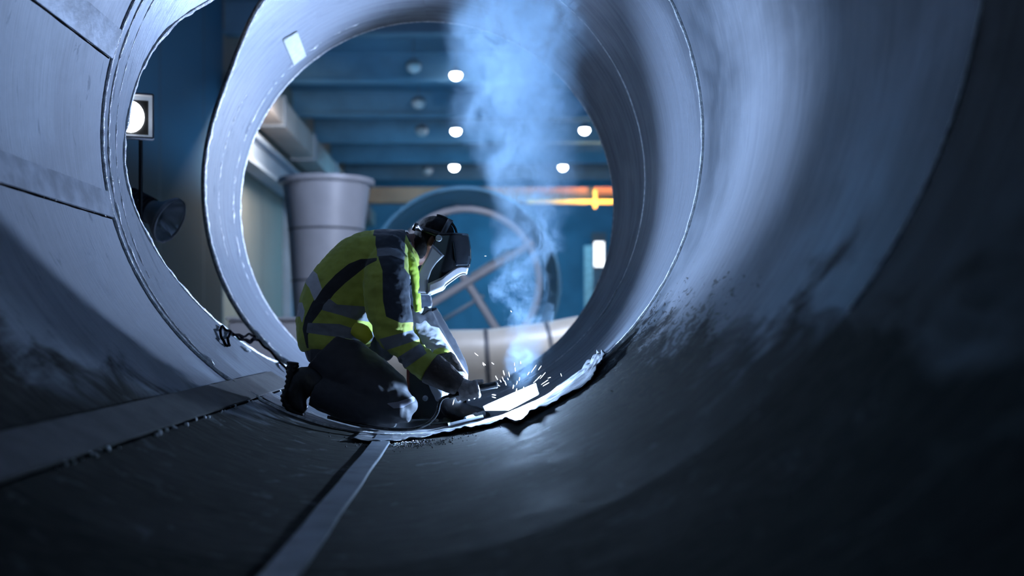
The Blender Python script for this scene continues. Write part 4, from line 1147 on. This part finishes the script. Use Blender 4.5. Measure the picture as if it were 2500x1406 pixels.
shell('jaw_guard', coons([(1060, 598), (1084, 630)], [(1023, 718), (1046, 718)], [(1058, 600), (1046, 630), (1030, 656), (1018, 682), (1015, 704), (1021, 718)], [(1086, 628), (1068, 645), (1056, 662), (1048, 685), (1046, 718)], 8, 16, 0.005, 0.0, 0.35, False), M_JAW, mask, 0.004)
mirror = coons([(1060, 598), (1084, 630)], [(1023, 718), (1046, 718)], [(1058, 600), (1046, 630), (1030, 656), (1018, 682), (1015, 704), (1021, 718)], [(1086, 628), (1068, 645), (1056, 662), (1048, 685), (1046, 718)], 8, 16, 0.005, 0.0, 0.35, False)
shell('jaw_guard', ([Vector((p.x, 2 * HY - p.y, p.z)) for p in mirror[0]], mirror[1]), M_JAW, mask, 0.004)
shell('chin_guard', coons([(1046, 695), (1080, 680), (1110, 657), (1122, 651), (1139, 654)], [(1046, 721), (1083, 706), (1088, 696), (1125, 669), (1135, 669)], [(1046, 695), (1046, 721)], [(1139, 654), (1135, 669)], 16, 5, 0.006, 0.30, 1.0), M_CHIN, mask, 0.005)
shell('lens_cover', coons([(1101, 575), (1140, 574)], [(1112, 652), (1141, 652)], [(1101, 575), (1105, 605), (1112, 652)], [(1140, 574), (1145, 604), (1146, 634), (1142, 652)], 8, 10, 0.005, 0.62, 1.0), M_LENSD, mask, 0.004)
mb = MB()
for s in (-1, 1):
    mb = MB(); c = P(1073, 587, HY); c.y = HY + s * 0.122
    mb.lathe([(0.0, 0.0), (0.017, 0.0), (0.017, 0.008), (0.013, 0.011), (0.012, 0.008), (0.006, 0.008), (0.006, 0.014), (0.0, 0.014)], 24, (0, s, 0), c)
    mb.build('hinge_knob', M_JAW, mask)
M_HARN = simple('harness_plastic', (0.020, 0.021, 0.024, 1), 0.3, 0, 0.2, 20)
hb = MB(); pts = []
for i in range(41):
    a = 2 * math.pi * i / 40
    pts.append(hp(-0.004 + 0.115 * math.cos(a), 0.098 * math.sin(a), 0.032 + 0.012 * math.cos(a)))
v = []; f = []
upv = rot_h @ Vector((0, 0, 1))
for p in pts: v += [p - upv * 0.014, p + upv * 0.014]
for i in range(40): f.append((2 * i, 2 * i + 2, 2 * i + 3, 2 * i + 1))
hbnd = shell('headband', (v, f), M_HARN, person, 0.004)
v = []; f = []
fw = rot_h @ Vector((1, 0, 0))
for i in range(25):
    a = math.pi * i / 24
    p = hp(0.030, 0.098 * math.cos(a), 0.035 + 0.102 * math.sin(a)); v += [p - fw * 0.013, p + fw * 0.013]
for i in range(24): f.append((2 * i, 2 * i + 2, 2 * i + 3, 2 * i + 1))
shell('crown_strap', (v, f), M_HARN, hbnd, 0.004)
v = []; f = []
for i in range(21):
    a = -0.35 + (math.pi * 0.62 + 0.35) * i / 20
    p = hp(-0.004 + 0.113 * math.cos(a), 0, 0.026 + 0.106 * math.sin(a)); v += [p + Vector((0, -0.02, 0)), p + Vector((0, 0.02, 0))]
for i in range(20): f.append((2 * i, 2 * i + 2, 2 * i + 3, 2 * i + 1))
shell('brow_pad', (v, f), simple('brow_pad_foam', (0.05, 0.05, 0.055, 1), 0.8, 0, 0.2, 60, 0.6), hbnd, 0.012)
MB().lathe([(0.0, 0.0), (0.022, 0.0), (0.022, 0.014), (0.016, 0.018), (0.0, 0.018)], 20, rot_h @ Vector((-1, 0, 0)), hp(-0.115, 0, 0.022)).build('ratchet_knob', M_HARN, hbnd)
MB().tube([hp(-0.100, -0.05, 0.03), hp(-0.085, -0.075, 0.02), hp(-0.070, -0.088, 0.016)], 0.007, 10).build('band_clip', M_JAW, hbnd)
